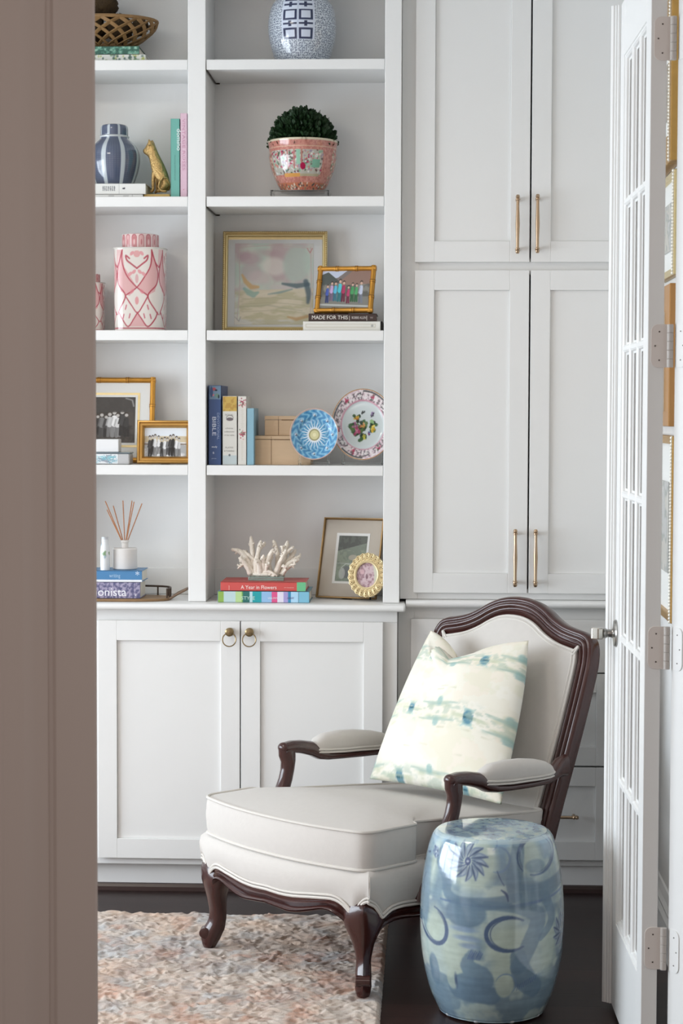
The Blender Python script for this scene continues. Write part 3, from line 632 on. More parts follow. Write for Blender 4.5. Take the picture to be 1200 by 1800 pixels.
def red_jar(cx, cy, s, label, seed):
    H = 143/S*s; a = 43/S*s; t = thing('rose_jar', label, 'jar', (cx, cy, z0))
    per = 2*PI*a*1.09; kk = 400/143.; cw = int(84*kk)*4; c = red_canvas(cw, 400)
    fn = lambda th, z, r: c.sample(((th/(2*PI)+.5)*cw+int(42*kk)+cw) % cw, (1-z/H)*400)
    obj('jar_body', painted_lathe([(.0001, 0), (a*.96, .0), (a*.985, .004), (a*1.0, H*.3), (a*.995, H*.7), (a*1.0, H-.003), (a*.97, H), (.0001, H)], (cx, cy, z0), 420, 210, fn, sup=3.4, sx=1.04, sy=.92), VC_GLOSS, t, smooth=True, ang=50)
    c2 = Cv(840, 60, (214, 190, 186))
    for k in range(16):
        x = k*52.5; c2.rect(x+8, 16, x+44, 58, (188, 120, 122) if k % 2 else (206, 160, 158), .85); c2.ell(x+26, 18, 18, 12, (188, 120, 122) if k % 2 else (206, 160, 158), .85); c2.arc(x+26, 20, 18, 13, PI, 2*PI, 3, (160, 74, 84)); c2.line([(x+8, 20), (x+8, 58)], 3, (160, 74, 84)); c2.line([(x+44, 20), (x+44, 58)], 3, (160, 74, 84)); c2.ell(x+26, 36, 6, 11, (224, 200, 196) if k % 2 else (176, 96, 104), .7)
    h2 = 27/S*s; f2 = lambda th, z, r: c2.sample((th/(2*PI)+.5)*840, (1-np.clip(z/h2, 0, 1))*60)
    ar = 32.5/S*s
    obj('lid', painted_lathe([(ar*.97, 0), (ar, .002), (ar, h2*.8), (ar*.93, h2*.95), (ar*.5, h2*1.0), (.0001, h2*1.02)], (cx, cy, z0+H+.001), 300, 50, f2), VC_GLOSS, t, smooth=True, ang=50)
    obj('neck', MB().lathe([(0, 0), (ar*.9, 0), (ar*.9, .004), (0, .004)], (cx, cy, z0+H-.001), 32), mat('pale_glaze'), t)
red_jar(X_(247, 6.215, 500), 6.215, 1., 'tall rose red and white painted jar with a pink lid', 1)
red_jar(X_(156, 6.265, 500)+.004, 6.25, .60, 'smaller matching rose red jar half hidden at the shelf end', 2)

# ---- framed photographs
def lean_root(name, label, px, y, zb, yaw, group=None): return thing(name, label, 'picture frame', (X_(px, y, 700), y, zb), rz=yaw, group=group)
def frame_parts(t, w, h, fw, lean, m, layers, ft=.016, style='flat', prof=None, back=True, roll=0):
    """local: x right, leaning back about the bottom edge; layers = list of (inset, canvas or material)"""
    M = Matrix.Rotation(-lean, 4, 'X') @ Matrix.Translation((-w/2, 0, 0))
    fr = MB()
    if style == 'bamboo':
        r = fw*.5
        for a, b in (((0, r), (w, r)), ((0, h-r), (w, h-r)), ((r, 0), (r, h)), ((w-r, 0), (w-r, h))):
            L_ = math.hypot(b[0]-a[0], b[1]-a[1]); N_ = 41; pts = []; rs = []
            for k in range(N_):
                f = k/(N_-1); pts.append((a[0]+(b[0]-a[0])*f, 0, a[1]+(b[1]-a[1])*f)); q = (f*3+.0) % 1; d = min(abs(q), abs(1-q)) if 0.02 < f < .98 else 1
                rs.append(r*(1+.16*math.exp(-(d*L_/3/.004)**2)-.06*math.sin(PI*min(1, q))))
            fr.tube(pts, rs, 12)
    else:
        p = prof or [(0, 0), (0, -.010), (.15, -.014), (.5, -.012), (.75, -.006), (1, -.004), (1, 0)]
        C = [(0, 0, 1, 1), (w, 0, -1, 1), (w, h, -1, -1), (0, h, 1, -1)]; P = np.zeros((4, len(p), 3))
        for i, (x, z, sx, sz) in enumerate(C):
            for j, (q, d) in enumerate(p): P[i, j] = (x+sx*q*fw, d, z+sz*q*fw)
        fr.grid(P, cu=True, cv=True)
    fr.box(.001, w-.001, .001, .006, .001, h-.001)
    fr.xf(M); obj('frame', fr, m, t, local=True, smooth=True, ang=30)
    if style == 'bamboo':
        for a, b in (((0, fw/2), (w, fw/2)), ((0, h-fw/2), (w, h-fw/2)), ((fw/2, 0), (fw/2, h)), ((w-fw/2, 0), (w-fw/2, h))):
            for f in (.333, .667):
                x = a[0]+(b[0]-a[0])*f; z = a[1]+(b[1]-a[1])*f; dx_, dz_ = (1, 0) if b[0]-a[0] > b[1]-a[1] else (0, 1)
                nd = MB()
                for s in (-1, 1): nd.tube([(x+dx_*s*.0035-dx_*.0005, 0, z+dz_*s*.0035-dz_*.0005), (x+dx_*s*.0035+dx_*.0005, 0, z+dz_*s*.0035+dz_*.0005)], fw*.58, 12)
                nd.xf(M); obj('node_ring', nd, mat('burnt_gilt', (110, 70, 34), .45, .4), t, local=True, smooth=True)
    for i, (x0, z0_, x1, z1, what) in enumerate(layers):
        d = -.0008*(i+1)
        if isinstance(what, Cv):
            p = picture(what, x1-x0, z1-z0_, min(what.w, 150), min(what.h, 150)); p.xf(M @ Matrix.Translation((x0, d, z0_))); obj('photo_print', p, VC_PHOTO, t, local=True, recalc=False)
        else:
            obj('mat_board' if i == 0 else 'fillet', MB().box(x0, x1, d, d+.0007, z0_, z1).xf(M), what, t, local=True)
    if back:
        q = MB().box(w*.42, w*.58, .006, .009, .0, h*.8); q.xf(M); obj('back_board', q, DARKB, t, local=True)
        st = MB().tube([(0, .007+math.sin(lean)*h*.7, math.cos(lean)*h*.68), (0, .02+math.sin(lean)*h*1.15, .004)], .004, 6); obj('easel_leg', st, DARKB, t, local=True)
def grey_people(w, h, bg, seed, n=12, colour=None, yb=.78, ph=.36, sky=None):
    c = Cv(w, h, bg); r = np.random.default_rng(seed); a = fbm(w, h, 8, 6, seed)
    c.mix((a > .52)*.5, tuple(np.array(bg)*.7)); c.mix((a < .4)*.4, tuple(np.minimum(255, np.array(bg)*1.3+15)))
    if sky: sky(c)
    for k in range(n):
        x = w*(.12+.76*(k+.3*r.random())/n); y = h*(yb+.05*r.standard_normal()*.6); H = h*ph*(.85+.3*r.random())
        col = colour[k % len(colour)] if colour else (int([40, 225, 60, 200, 235, 50, 120, 215][int(r.integers(0, 8))]),)*3
        c.line([(x-H*.05, y), (x-H*.04, y-H*.4)], H*.10, tuple(np.array(col)*.55)); c.line([(x+H*.07, y), (x+H*.04, y-H*.4)], H*.10, tuple(np.array(col)*.6))
        c.line([(x, y-H*.45), (x, y-H*.72)], H*.17, col); c.line([(x-H*.11, y-H*.45), (x-H*.06, y-H*.72)], H*.05, tuple(np.array(col)*.8)); c.ell(x, y-H*.95, H*.07, H*.08, (60, 50, 44)); c.ell(x, y-H*.90, H*.06, H*.07, (206, 170, 150) if colour else (190, 186, 182))
    return c
GB = mat('bamboo_gilt', (196, 142, 62), .36, .75, vary=(30, .25), bump=(60, .2, .001))
z0 = SH[3]
# left bay, fourth shelf: bamboo frame with the dark group photograph
sy = 3500/6.24; w_ = (271-120)/sy*1.0; h_ = (815-661)/sy*1.0
ph1 = grey_people(120, 150, (58, 54, 50), 11, 9, yb=.84, ph=.5)
ph1.rect(0, 0, 120, 50, (62, 60, 58), .8); ph1.line([(96, 4), (112, 10), (116, 30)], 4, (190, 190, 190), .6)
xr_ = 271-120
def L(px0, py0, px1, py1, ox=120, oy=815, s=sy): return ((px0-ox)/s, (oy-py1)/s, (px1-ox)/s, (oy-py0)/s)
t = lean_root('bamboo_picture_frame', 'large gilt bamboo frame holding a dark monochrome group photograph', 195.5, 6.25, z0+.002, 0)
frame_parts(t, w_, h_, 10/sy, R(10), GB, [(*L(128, 671, 262, 806), MATBD), (*L(144, 689, 244, 787), GOLDP), (*L(148, 693, 240, 783), MATBD), (*L(152, 697, 236, 779), ph1)], style='bamboo')
sy2 = 3500/6.17
ph2 = grey_people(160, 100, (196, 198, 200), 21, 11, yb=.93, ph=.62, sky=lambda c: (c.rect(0, 0, 160, 36, (220, 226, 232)), c.rect(0, 32, 160, 52, (190, 170, 130), .7), c.rect(0, 56, 160, 60, (110, 90, 70), .8)))
t = lean_root('gold_picture_frame', 'small gold landscape frame with a bright group photograph by the divider', 290, 6.165, z0+.002, R(2))
frame_parts(t, 100/sy2, 77/sy2, 13/sy2, R(9), GOLD, [(*L(252, 748, 328, 803, 240, 815, sy2), ph2)], prof=[(0, 0), (0, -.008), (.12, -.014), (.3, -.015), (.42, -.009), (.7, -.009), (.8, -.012), (1, -.004), (1, 0)])
# white box on patterned porcelain box, at the shelf end
zc_ = Zs(796, 6.145)
t = thing('porcelain_box', 'low lidded porcelain box with turquoise pattern beneath the small white box', 'box', (X_(200, 6.14), 6.17, z0))
c = Cv(120, 40, (226, 230, 232)); r_ = np.random.default_rng(3)
for k in range(26): c.line([(r_.random()*120, r_.random()*40) for q in range(3)], 2, [(120, 190, 200), (150, 150, 160), (90, 150, 170)][k % 3], .8)
xa, xb_ = X_(166, 6.13), X_(208, 6.13)
obj('box_body', MB().box(xa, X_(227, 6.13), 6.135, 6.21, z0+.0005, zc_-.004), mat('pale_box', (190, 190, 190), .35), t, bevel=.004)
p = picture(c, xb_-xa-.004, zc_-z0-.008, 90, 30); p.xf(Matrix.Translation((xa+.002, 6.1345, z0+.003))); obj('pattern', p, VC_GLOSS, t, recalc=False)
obj('lid', MB().box(xa-.001, X_(228, 6.13), 6.134, 6.211, zc_-.0035, zc_), mat('box_lid', (104, 120, 128), .3), t, bevel=.001)
tag(obj('white_box', MB().box(X_(168, 6.14), X_(208, 6.14), 6.145, 6.2, zc_+.0005, Zs(773, 6.14)), mat('white_box', (232, 232, 232), .5), bevel=.002), 'small plain white box on top of the porcelain box', 'box')

# ---- left bay, counter: tray, books, diffuser, bottle
zc = ZC+.0005
yt = 6.13
tr = thing('gallery_tray', 'oval wooden tray with bamboo gallery rail and end handle on the worktop', 'tray', (X_(200, 6.17), 6.17, zc))
tcx, tcy, ta, tb = X_(190, 6.15), 6.165, .195, .085
def el(k, n, a, b, z): q = 2*PI*k/n; f = 3.; cs, sn = math.cos(q), math.sin(q); m_ = (abs(cs)**f+abs(sn)**f)**(-1/f); return (tcx+a*cs*m_, tcy+b*sn*m_, z)
obj('tray_base', MB().prism([el(k, 60, ta, tb, 0)[:2] for k in range(60)], zc, zc+.008, 'z'), mat('tray_wood', (142, 112, 78), .45, vary=(30, .25)), tr, bevel=.002)
rl = MB().tube([el(k, 60, ta-.004, tb-.004, zc+.036) for k in range(-4, 27)], .0032, 6)
for k in range(-4, 27, 3): rl.tube([el(k, 60, ta-.004, tb-.004, zc+.006), el(k, 60, ta-.004, tb-.004, zc+.036)], .0026, 6)
obj('gallery_rail', rl, mat('dark_cane', (70, 54, 42), .45), tr, smooth=True)
hx_ = X_(300, 6.15, 1040)
obj('handle', MB().tube([(hx_, 6.13, zc+.006), (hx_+.022, 6.125, zc+.020), (hx_+.052, 6.12, zc+.036), (hx_+.056, 6.145, zc+.038), (hx_+.052, 6.17, zc+.036), (hx_+.02, 6.18, zc+.02), (hx_, 6.18, zc+.006)], .004, 8), mat('tray_handle', (104, 82, 62), .45), tr, smooth=True)
yb_ = 6.10; t1 = zc+.0085; t2 = Z_(1025, yb_); t3 = Z_(1005, yb_)
t, x0, x1 = book_flat('book with floral violet spine and white lettering, lying on the tray', 96, 246, t1, t2-.0005, yb_, .13, (120, 116, 146))
c = Cv(300, 42, (112, 108, 138)); n = fbm(300, 42, 50, 8, 9); c.mix((n > .52)*.8, (176, 168, 190)); c.mix((n < .4)*.7, (78, 78, 116)); c.rect(202, 0, 204, 42, (190, 180, 200)); spine_print(t, c, x0+.001, x1-.001, t1+.001, t2-.0015, yb_, nx=150, ny=22)
spine_text(t, 'fashionista', X_(134, yb_, 1035), t1+.008, .036, (240, 240, 244), yb_-.0006, fit=X_(222, yb_, 1035)-X_(134, yb_, 1035))
spine_text(t, 'a', X_(237, yb_, 1035), t1+.008, .012, (240, 240, 244), yb_-.0006)
t, x0, x1 = book_flat('blue book with white lower edge, upper book on the tray', 96, 249, t2, t3, yb_, .13, (78, 132, 178))
obj('white_band', MB().box(x0, x1, yb_-.0006, yb_, t2+.0003, t2+.007), mat('cover_white', (232, 234, 238), .5), t)
spine_text(t, 'writing', X_(192, yb_, 1012), t2+.014, .017, (170, 200, 224), yb_, fit=.034); spine_text(t, '*', X_(238, yb_, 1012), t2+.012, .03, (220, 230, 240), yb_)
df = thing('reed_diffuser', 'white reed diffuser with tan sticks standing on the blue book', 'diffuser', (X_(215, 6.17), 6.17, t3)); yd_ = 6.165
xk0, xk1 = X_(194.5, yd_-.03), X_(238.5, yd_-.03); zk0, zk1 = t3+.0005, Z_(966, yd_-.03)
obj('vessel', MB().lathe([(0, 0), (.036, 0), (.0385, .002), (.0385, zk1-zk0-.003), (.036, zk1-zk0), (0, zk1-zk0)], ((xk0+xk1)/2, yd_, zk0), 40), mat('matte_white_ceramic', (226, 222, 218), .7, bump=(60, .1, .001)), df, smooth=True)
xm = (xk0+xk1)/2
obj('neck', MB().lathe([(0, 0), (.0105, 0), (.0105, .016), (.013, .018), (.013, .024), (.008, .025), (.008, .02), (0, .02)], (xm, yd_, zk1), 24), mat('matte_white_ceramic'), df, smooth=True)
rd = mat('reed', (176, 118, 78), .7, vary=(60, .2))
for (px, py, dy) in ((185, 881, -.02), (199, 889, .02), (216, 880, -.01), (232, 880, .01), (235.5, 882, -.015), (249.5, 885, .0), (188, 896, .012)):
    obj('reed', MB().tube([(xm+(px-215)*.00002, yd_, zk1+.002), (X_(px, yd_+dy, py), yd_+dy, Z_(py, yd_+dy, px))], .0016, 6), rd, df)
bt = thing('white_bottle', 'slim white bottle with green leaf pattern left of the diffuser', 'bottle', (X_(186, 6.13), 6.13, t3)); bx = X_(184.5, 6.125, 980)
cb = Cv(60, 80, (228, 232, 234))
for k in range(14): cb.ell(rng.random()*60, 10+rng.random()*36, 5, 2.5, [(120, 150, 110), (150, 176, 190)][k % 2], .8, rng.random()*3)
hb = Z_(949, 6.125)-t3
obj('bottle_body', painted_lathe([(.0001, 0), (.0135, .0), (.0145, .003), (.0145, hb*.6), (.012, hb*.8), (.010, hb*.88), (.010, hb*.99), (.0001, hb)], (bx, 6.125, t3+.0005), 80, 80, lambda th, z, r: cb.sample((th/(2*PI)+.5)*60, (1-z/hb)*80)), VC_GLOSS, bt, smooth=True, ang=50)
obj('cap', MB().lathe([(0, 0), (.0105, 0), (.0105, .012), (0, .012)], (bx, 6.125, t3+hb-.006), 20), mat('cap_grey', (196, 200, 204), .4), bt, smooth=True)

# ---- right bay, top shelf: blue and white jar
z0 = SH[0]+.0005; cyj = 6.225; cxj = X_(531, cyj, 60); Sj = 3500/(cyj+.01)
JB = [(0, 0), (43/Sj, 0), (45/Sj, .004), (51/Sj, 20/Sj), (57/Sj, 42/Sj), (59.5/Sj, 65/Sj), (58/Sj, 84/Sj), (53/Sj, 102/Sj), (42/Sj, 116/Sj), (32/Sj, 122/Sj), (29/Sj, 127/Sj)]
HJ = 127/Sj; PW = 2*PI*59/Sj; CW = 1300; CH = int(CW*HJ/PW); kj = CW/PW/Sj
cj = Cv(CW, CH, (204, 212, 220)); r_ = np.random.default_rng(5); DB = (34, 44, 78)
for i in range(int(CW/13.5)):
    for j in range(int(CH/13.5)):
        x = i*13.5+5+r_.normal()*2.2; y = j*13.5+5+r_.normal()*2.2; a = r_.random()*PI; b = a+.9*r_.choice((-1, 1)); q = 5.6
        cj.line([(x-q*math.cos(a), y-q*math.sin(a)), (x, y), (x+q*math.cos(b), y+q*math.sin(b))], 3.4, DB, .95)
def jp(px, py): return ((CW/2)+math.asin(max(-1, min(1, (px-531)/59)))*59*kj, CH-(102-py)*kj)
for f in (-.5, 0, .5, 1.):
    o = f*CW
    def jr(x0_, y0_, x1_, y1_, c_, a_=1.): (ax, ay), (bx_, by) = jp(x0_, y0_), jp(x1_, y1_); cj.rect(ax+o, ay, bx_+o, by, c_, a_)
    jr(499, -40, 556, 66, (206, 214, 228))
    for x0_, x1_ in ((501.5, 525.5), (529, 553)):
        for yy in (15, 47, -18):
            jr(x0_, yy, x0_+4, yy+18, DB); jr(x1_-4, yy, x1_, yy+18, DB); jr(x0_, yy, x1_, yy+3, DB); jr(x0_, yy+15.5, x1_, yy+18.5, DB)
        for yy in (38, 5): jr(x0_, yy, x1_, yy+3.4, DB); m_ = (x0_+x1_)/2; jr(m_-2.5, yy-3, m_+2.5, yy+6, DB)
    jr(526.3, -40, 528.2, 64, (186, 196, 214))
t = thing('ginger_jar', 'blue and white porcelain jar with double happiness symbol on the top shelf', 'jar', (cxj, cyj, z0))
obj('jar_body', painted_lathe(JB, (cxj, cyj, z0), 640, 240, lambda th, z, r: cj.sample((th/(2*PI)+.5)*CW, CH-z*Sj*kj)), VC_GLOSS, t, smooth=True, ang=60)
obj('lid', MB().lathe([(33/Sj, 0), (33/Sj, .018), (28/Sj, .029), (10/Sj, .036), (0, .036)], (cxj, cyj, z0+HJ-.006), 40), mat('blue_lid', (120, 134, 170), .2, coat=.5, vary=(120, .5)), t, smooth=True)

# ---- right bay, second shelf: painted bowl with boxwood on an acrylic stand
z0 = SH[1]+.0005; cyb = 6.225; Sb = 3500/(cyb+.01); cxb = X_(532, cyb, 290); zst = Z_(334.5, cyb-.06)
ac = thing('acrylic_stand', 'low clear acrylic stand beneath the pink porcelain planter', 'stand', (cxb, cyb, z0))
am = MB().box(cxb-.095, cxb+.085, cyb-.07, cyb+.07, zst-.004, zst)
for sx in (-.095, .081): am.box(cxb+sx, cxb+sx+.004, cyb-.07, cyb+.07, z0, zst-.004)
obj('riser', am, ACRY, ac, bevel=.001)
zp = zst+.0008; HB = 87/Sb; kb = 4.; CWb = int(2*PI*60*kb); cb = Cv(CWb, int(87*kb), (192, 128, 114)); hh = int(87*kb)
r_ = np.random.default_rng(8)
def bp_(px): return CWb/2+math.asin(max(-1, min(1, (px-532)/61)))*60*kb
nn = fbm(CWb, hh, 120, 30, 4); cb.mix((nn > .56)*.4, (150, 86, 76)); cb.mix((nn < .4)*.35, (214, 166, 150))
for i in range(CWb//10):
    cb.rect(i*10, 6*kb, i*10+3, 12*kb, (178, 116, 104), .7)
cb.rect(0, 0, CWb, 3*kb, (206, 196, 170)); cb.rect(0, 13*kb, CWb, 14*kb, (214, 190, 160), .8)
for base_, wid in ((CWb/2, 96), (CWb, 96), (0, 96)):
    xa, xb2 = base_-wid*kb/2*1.04, base_+wid*kb/2*.98
    xa = bp_(479)+(base_-CWb/2); xb2 = bp_(571)+(base_-CWb/2)
    cb.rect(xa, 20*kb, xb2, 62*kb, (176, 172, 160))
    pal = [(170, 40, 80), (120, 170, 140), (214, 210, 206), (90, 60, 60), (196, 120, 110), (222, 218, 214), (70, 90, 70), (150, 130, 150)]
    for k in range(260): cb.ell(xa+r_.random()*(xb2-xa), (21+40*r_.random())*kb, (.8+1.7*r_.random())*kb, (.8+2.4*r_.random())*kb, pal[k % 8], .85, r_.random()*3)
    for q in (508, 520, 534): cb.rect(bp_(q)-6+(base_-CWb/2), 20*kb, bp_(q)+5+(base_-CWb/2), 52*kb, (170, 110, 100), .9)
    cb.rect(bp_(524)+(base_-CWb/2), 20*kb, bp_(531)+(base_-CWb/2), 45*kb, (140, 186, 160)); cb.rect(bp_(553)+(base_-CWb/2), 36*kb, bp_(567)+(base_-CWb/2), 50*kb, (110, 166, 140))
    cb.ell(bp_(536)+(base_-CWb/2), 48*kb, 5*kb, 6*kb, (160, 30, 70)); cb.rect(bp_(497)+(base_-CWb/2), 60*kb, bp_(530)+(base_-CWb/2), 66*kb, (206, 150, 80)); cb.rect(bp_(530)+(base_-CWb/2), 61*kb, bp_(568)+(base_-CWb/2), 65*kb, (170, 160, 130))
for base_ in (CWb*.25, CWb*.75):
    for k in range(160): cb.ell(base_+(r_.random()-.5)*58*kb, (18+54*r_.random())*kb, (1+2*r_.random())*kb, (1+1.6*r_.random())*kb, [(90, 110, 84), (206, 196, 170), (190, 90, 90), (130, 120, 90), (220, 214, 196)][k % 5], .8, r_.random()*3)
cb.rect(0, 75*kb, CWb, hh, (180, 110, 80))
for k in range(200): cb.ell(r_.random()*CWb, (76+10*r_.random())*kb, 2*kb, 1.6*kb, [(60, 60, 60), (214, 206, 190), (150, 60, 60), (90, 110, 90)][k % 4], .8, r_.random()*3)
t = thing('porcelain_planter', 'pink painted porcelain bowl planter with small scenes on its side', 'planter', (cxb, cyb, zp))
bpf = [(.0001, 0), (36/Sb, 0), (38.5/Sb, .003), (47/Sb, 18/Sb), (55/Sb, 38/Sb), (59/Sb, 58/Sb), (59/Sb, 70/Sb), (60/Sb, 80/Sb), (61.5/Sb, 86/Sb), (60/Sb, 87.5/Sb), (57/Sb, 86/Sb), (55/Sb, 70/Sb), (40/Sb, 66/Sb), (.0001, 66/Sb)]
obj('bowl', painted_lathe(bpf, (cxb, cyb, zp), 520, 190, lambda th, z, r: cb.sample((th/(2*PI)+.5)*CWb, (1-z/HB)*hh)), VC_GLOSS, t, smooth=True, ang=60)
bw = thing('boxwood_dome', 'dark green preserved boxwood dome filling the pink planter', 'plant', (cxb, cyb, zp+68/Sb)); zq = zp+82/Sb
GRN = mat('boxwood_leaf', (26, 54, 24), .55, vary=(50, .5)); lm = MB()
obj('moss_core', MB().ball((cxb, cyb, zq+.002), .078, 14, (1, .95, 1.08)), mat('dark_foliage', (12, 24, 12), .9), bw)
for k in range(2300):
    th = rng.random()*2*PI; cz_ = rng.random()**.8*1.05-.06; cz_ = min(.999, cz_); cz_ = max(.02, cz_); sz = math.sqrt(1-cz_*cz_); n = Vector((sz*math.cos(th), sz*math.sin(th), cz_))
    if cz_ < .1 and rng.random() < .5: continue
    rad = .080+.024*rng.random(); p = Vector((cxb, cyb, zq-.012))+Vector((n.x*rad*.95, n.y*rad*.92, n.z*rad*1.12))
    d = (n+Vector((0, 0, .55))+Vector(rng.standard_normal(3))*.32).normalized(); s = d.cross(Vector(rng.standard_normal(3))).normalized(); L_ = .013+.008*rng.random(); w2 = L_*.34; u_ = d.cross(s)*.0015
    lm.add([p, p+d*L_*.45+s*w2+u_, p+d*L_*.85+s*w2*.7+u_, p+d*L_, p+d*L_*.85-s*w2*.7+u_, p+d*L_*.45-s*w2+u_], [(0, 1, 2, 3), (0, 3, 4, 5)])
obj('foliage', lm, GRN, bw, recalc=False)

# ---- right bay, third shelf: abstract painting, bamboo frame on two books
z0 = SH[2]
c = Cv(160, 170, (196, 196, 190)); w, h = 160, 170; q = lambda x, y: ((x-411)/138*160, (y-423)/147*170)
def Q(*a): return [q(*p) for p in a]
yy_ = np.mgrid[0:h, 0:w][0]; sky = np.clip((104-yy_)/8., 0, 1); n1 = fbm(w, h, 3, 3, 31); n2 = fbm(w, h, 3, 11, 32)
c.rect(*q(414, 428), *q(542, 560), (192, 200, 190))
c.mix(sky*np.clip((n1-.44)*7, 0, 1)*.85, (184, 164, 168)); c.mix(sky*np.clip((.40-n1)*8, 0, 1)*.6, (176, 198, 188))
for a, b, r1, r2, col, al in ((435, 450, 22, 12, (176, 152, 160), .7), (440, 475, 18, 16, (180, 160, 166), .55), (470, 440, 20, 6, (176, 150, 156), .5), (480, 465, 22, 16, (216, 212, 206), .75), (455, 485, 20, 12, (200, 184, 186), .6),
                              (520, 460, 24, 34, (176, 194, 184), .75), (500, 505, 30, 8, (200, 190, 190), .6)):
    p = q(a, b); c.ell(p[0], p[1], r1*1.16, r2*1.16, col, al, .1, 8)
c.poly(Q((418, 508), (560, 504), (548, 562), (420, 560)), (204, 196, 174))
c.mix((1-sky)*np.clip((n2-.5)*9, 0, 1)*.7, (176, 172, 140)); c.mix((1-sky)*np.clip((.44-n2)*9, 0, 1)*.7, (216, 208, 190))
c.line(Q((495, 496), (520, 500), (540, 497)), [4, 10, 8], (84, 106, 112), .85, 3); c.line(Q((536, 492), (542, 515), (540, 530)), [10, 12, 6], (70, 92, 104), .8, 4); c.line(Q((470, 515), (490, 512), (512, 506)), [2, 5, 3], (120, 146, 146), .7, 2)
c.line(Q((428, 505), (436, 512), (444, 516), (452, 512)), [6, 12, 12, 5], (130, 166, 156), .75, 3); c.line(Q((424, 480), (430, 492), (440, 502), (452, 502)), [4, 9, 10, 6], (196, 158, 104), .8, 3)
c.line(Q((505, 556), (520, 560), (540, 555)), [3, 7, 6], (180, 146, 100), .8, 3); c.line(Q((420, 538), (470, 535), (530, 545)), [2, 3, 2], (160, 160, 140), .5, 2)
for y in (524, 533, 547): c.line(Q((424, y), (480, y-3), (535, y+2)), 1.5, (168, 164, 138), .6)
cl_ = (186, 172, 168); c.line(Q((416, 430), (480, 426), (545, 432)), 1.2, cl_); c.line(Q((418, 430), (420, 500), (416, 560)), 1.6, cl_); c.line(Q((544, 430), (546, 500), (544, 560)), 1.6, cl_); c.line(Q((412, 556), (419, 564), (422, 556)), 1.6, (160, 160, 156)); c.line(Q((538, 432), (543, 440), (547, 432)), 1.6, (180, 120, 120))
s3 = 3500/6.30; W3, H3 = (573.5-390)/s3, (581-407)/s3*1.02
t = lean_root('gold_picture_frame', 'large square pale gold frame with soft abstract seascape painting', 482, 6.285, z0+.002, 0)
frame_parts(t, W3, H3, 9/s3, R(7), GOLDP, [(*L(398, 416, 566, 573, 390, 580, s3), mat('cool_mat', (206, 208, 208), .8)), (*L(411, 423, 549, 567, 390, 580, s3), c)], prof=[(0, 0), (0, -.012), (.2, -.016), (.42, -.014), (.5, -.009), (.62, -.011), (.85, -.009), (1, -.004), (1, 0)], back=False)
bd_ = MB(); M3 = Matrix.Rotation(-R(7), 4, 'X') @ Matrix.Translation((-W3/2, 0, 0)); fb = 2./s3
for k in range(52):
    f = (k+.5)/52
    for p in ((f*W3, -.0145, H3-fb), (fb, -.0145, f*H3), (W3-fb, -.0145, f*H3), (f*W3, -.0145, fb)): bd_.ball(p, .0022, 5)
bd_.xf(M3); obj('beading', bd_, mat('bead_gilt', (176, 140, 80), .35, .8), t, local=True, smooth=True)
yf = 6.125; s4 = 3500/6.13; zA, zB = Zs(564.5, yf), Zs(551, yf)
t, x0, x1 = book_flat('white slipcased book lying under the dark brown book', 532, 667.5, z0+.0005, zA, yf, .17, (222, 220, 212))
obj('back_cover', MB().box(x1+.0005, x1+.006, yf+.012, yf+.17, z0+.0005, zA), mat('cover_black', (40, 38, 38), .5), t)
c = Cv(136, 15, (224, 222, 214)); c.rect(4, 4, 128, 5, (196, 190, 172)); c.rect(4, 9, 128, 10, (196, 190, 172)); c.rect(4, 4, 5, 10, (196, 190, 172)); c.rect(127, 4, 128, 10, (196, 190, 172)); c.ell(122, 7, 2, 2, (160, 160, 156)); spine_print(t, c, x0+.001, x1-.001, z0+.001, zA-.001, yf)
t, x0, x1 = book_flat('dark brown book reading made for this, below the small bamboo frame', 541.5, 661, zA+.0005, zB, yf+.003, .15, (66, 50, 46))
spine_text(t, 'MADE FOR THIS', X_(548, yf, 560), zA+.0062, .0165, (232, 228, 220), yf+.003, fit=X_(611, yf, 560)-X_(548, yf, 560))
spine_text(t, 'BOBBIE ALLEN', X_(618, yf, 560), zA+.0075, .0105, (214, 206, 198), yf+.003, fit=X_(643, yf, 560)-X_(618, yf, 560)); spine_text(t, '|', X_(613.5, yf, 560), zA+.006, .016, (214, 206, 198), yf+.003); spine_text(t, '|', X_(644, yf, 560), zA+.006, .016, (214, 206, 198), yf+.003); spine_text(t, 'W', X_(650, yf, 560), zA+.008, .009, (160, 150, 146), yf+.003)
def skyp(c):
    c.rect(0, 0, 150, 40, (120, 110, 106)); c.poly([(0, 0), (80, 0), (50, 22), (0, 30)], (188, 196, 214)); c.poly([(0, 14), (20, 6), (60, 36), (0, 44)], (76, 82, 78)); c.poly([(60, 30), (96, 0), (150, 0), (150, 40), (60, 44)], (140, 112, 100))
    c.rect(0, 76, 150, 110, (122, 120, 112)); c.line([(0, 98), (150, 104)], 5, (176, 178, 174))
cp = [(70, 90, 170), (190, 160, 200), (90, 180, 210), (80, 190, 200), (170, 50, 90), (180, 60, 100), (70, 150, 90), (80, 160, 100), (190, 196, 214)]
ph = grey_people(150, 110, (110, 108, 100), 41, 9, colour=cp, yb=.82, ph=.5, sky=skyp)
t = lean_root('bamboo_picture_frame', 'small gilt bamboo frame with colourful group photograph standing on books', 602.5, 6.155, zB+.0035, -R(11))
frame_parts(t, 106/s4*1.0, 86.5/s4*1.03, 9.5/s4, R(20), GB, [(8/s4, 8/s4, 98/s4, 79.5/s4*1.03, ph)], style='bamboo')

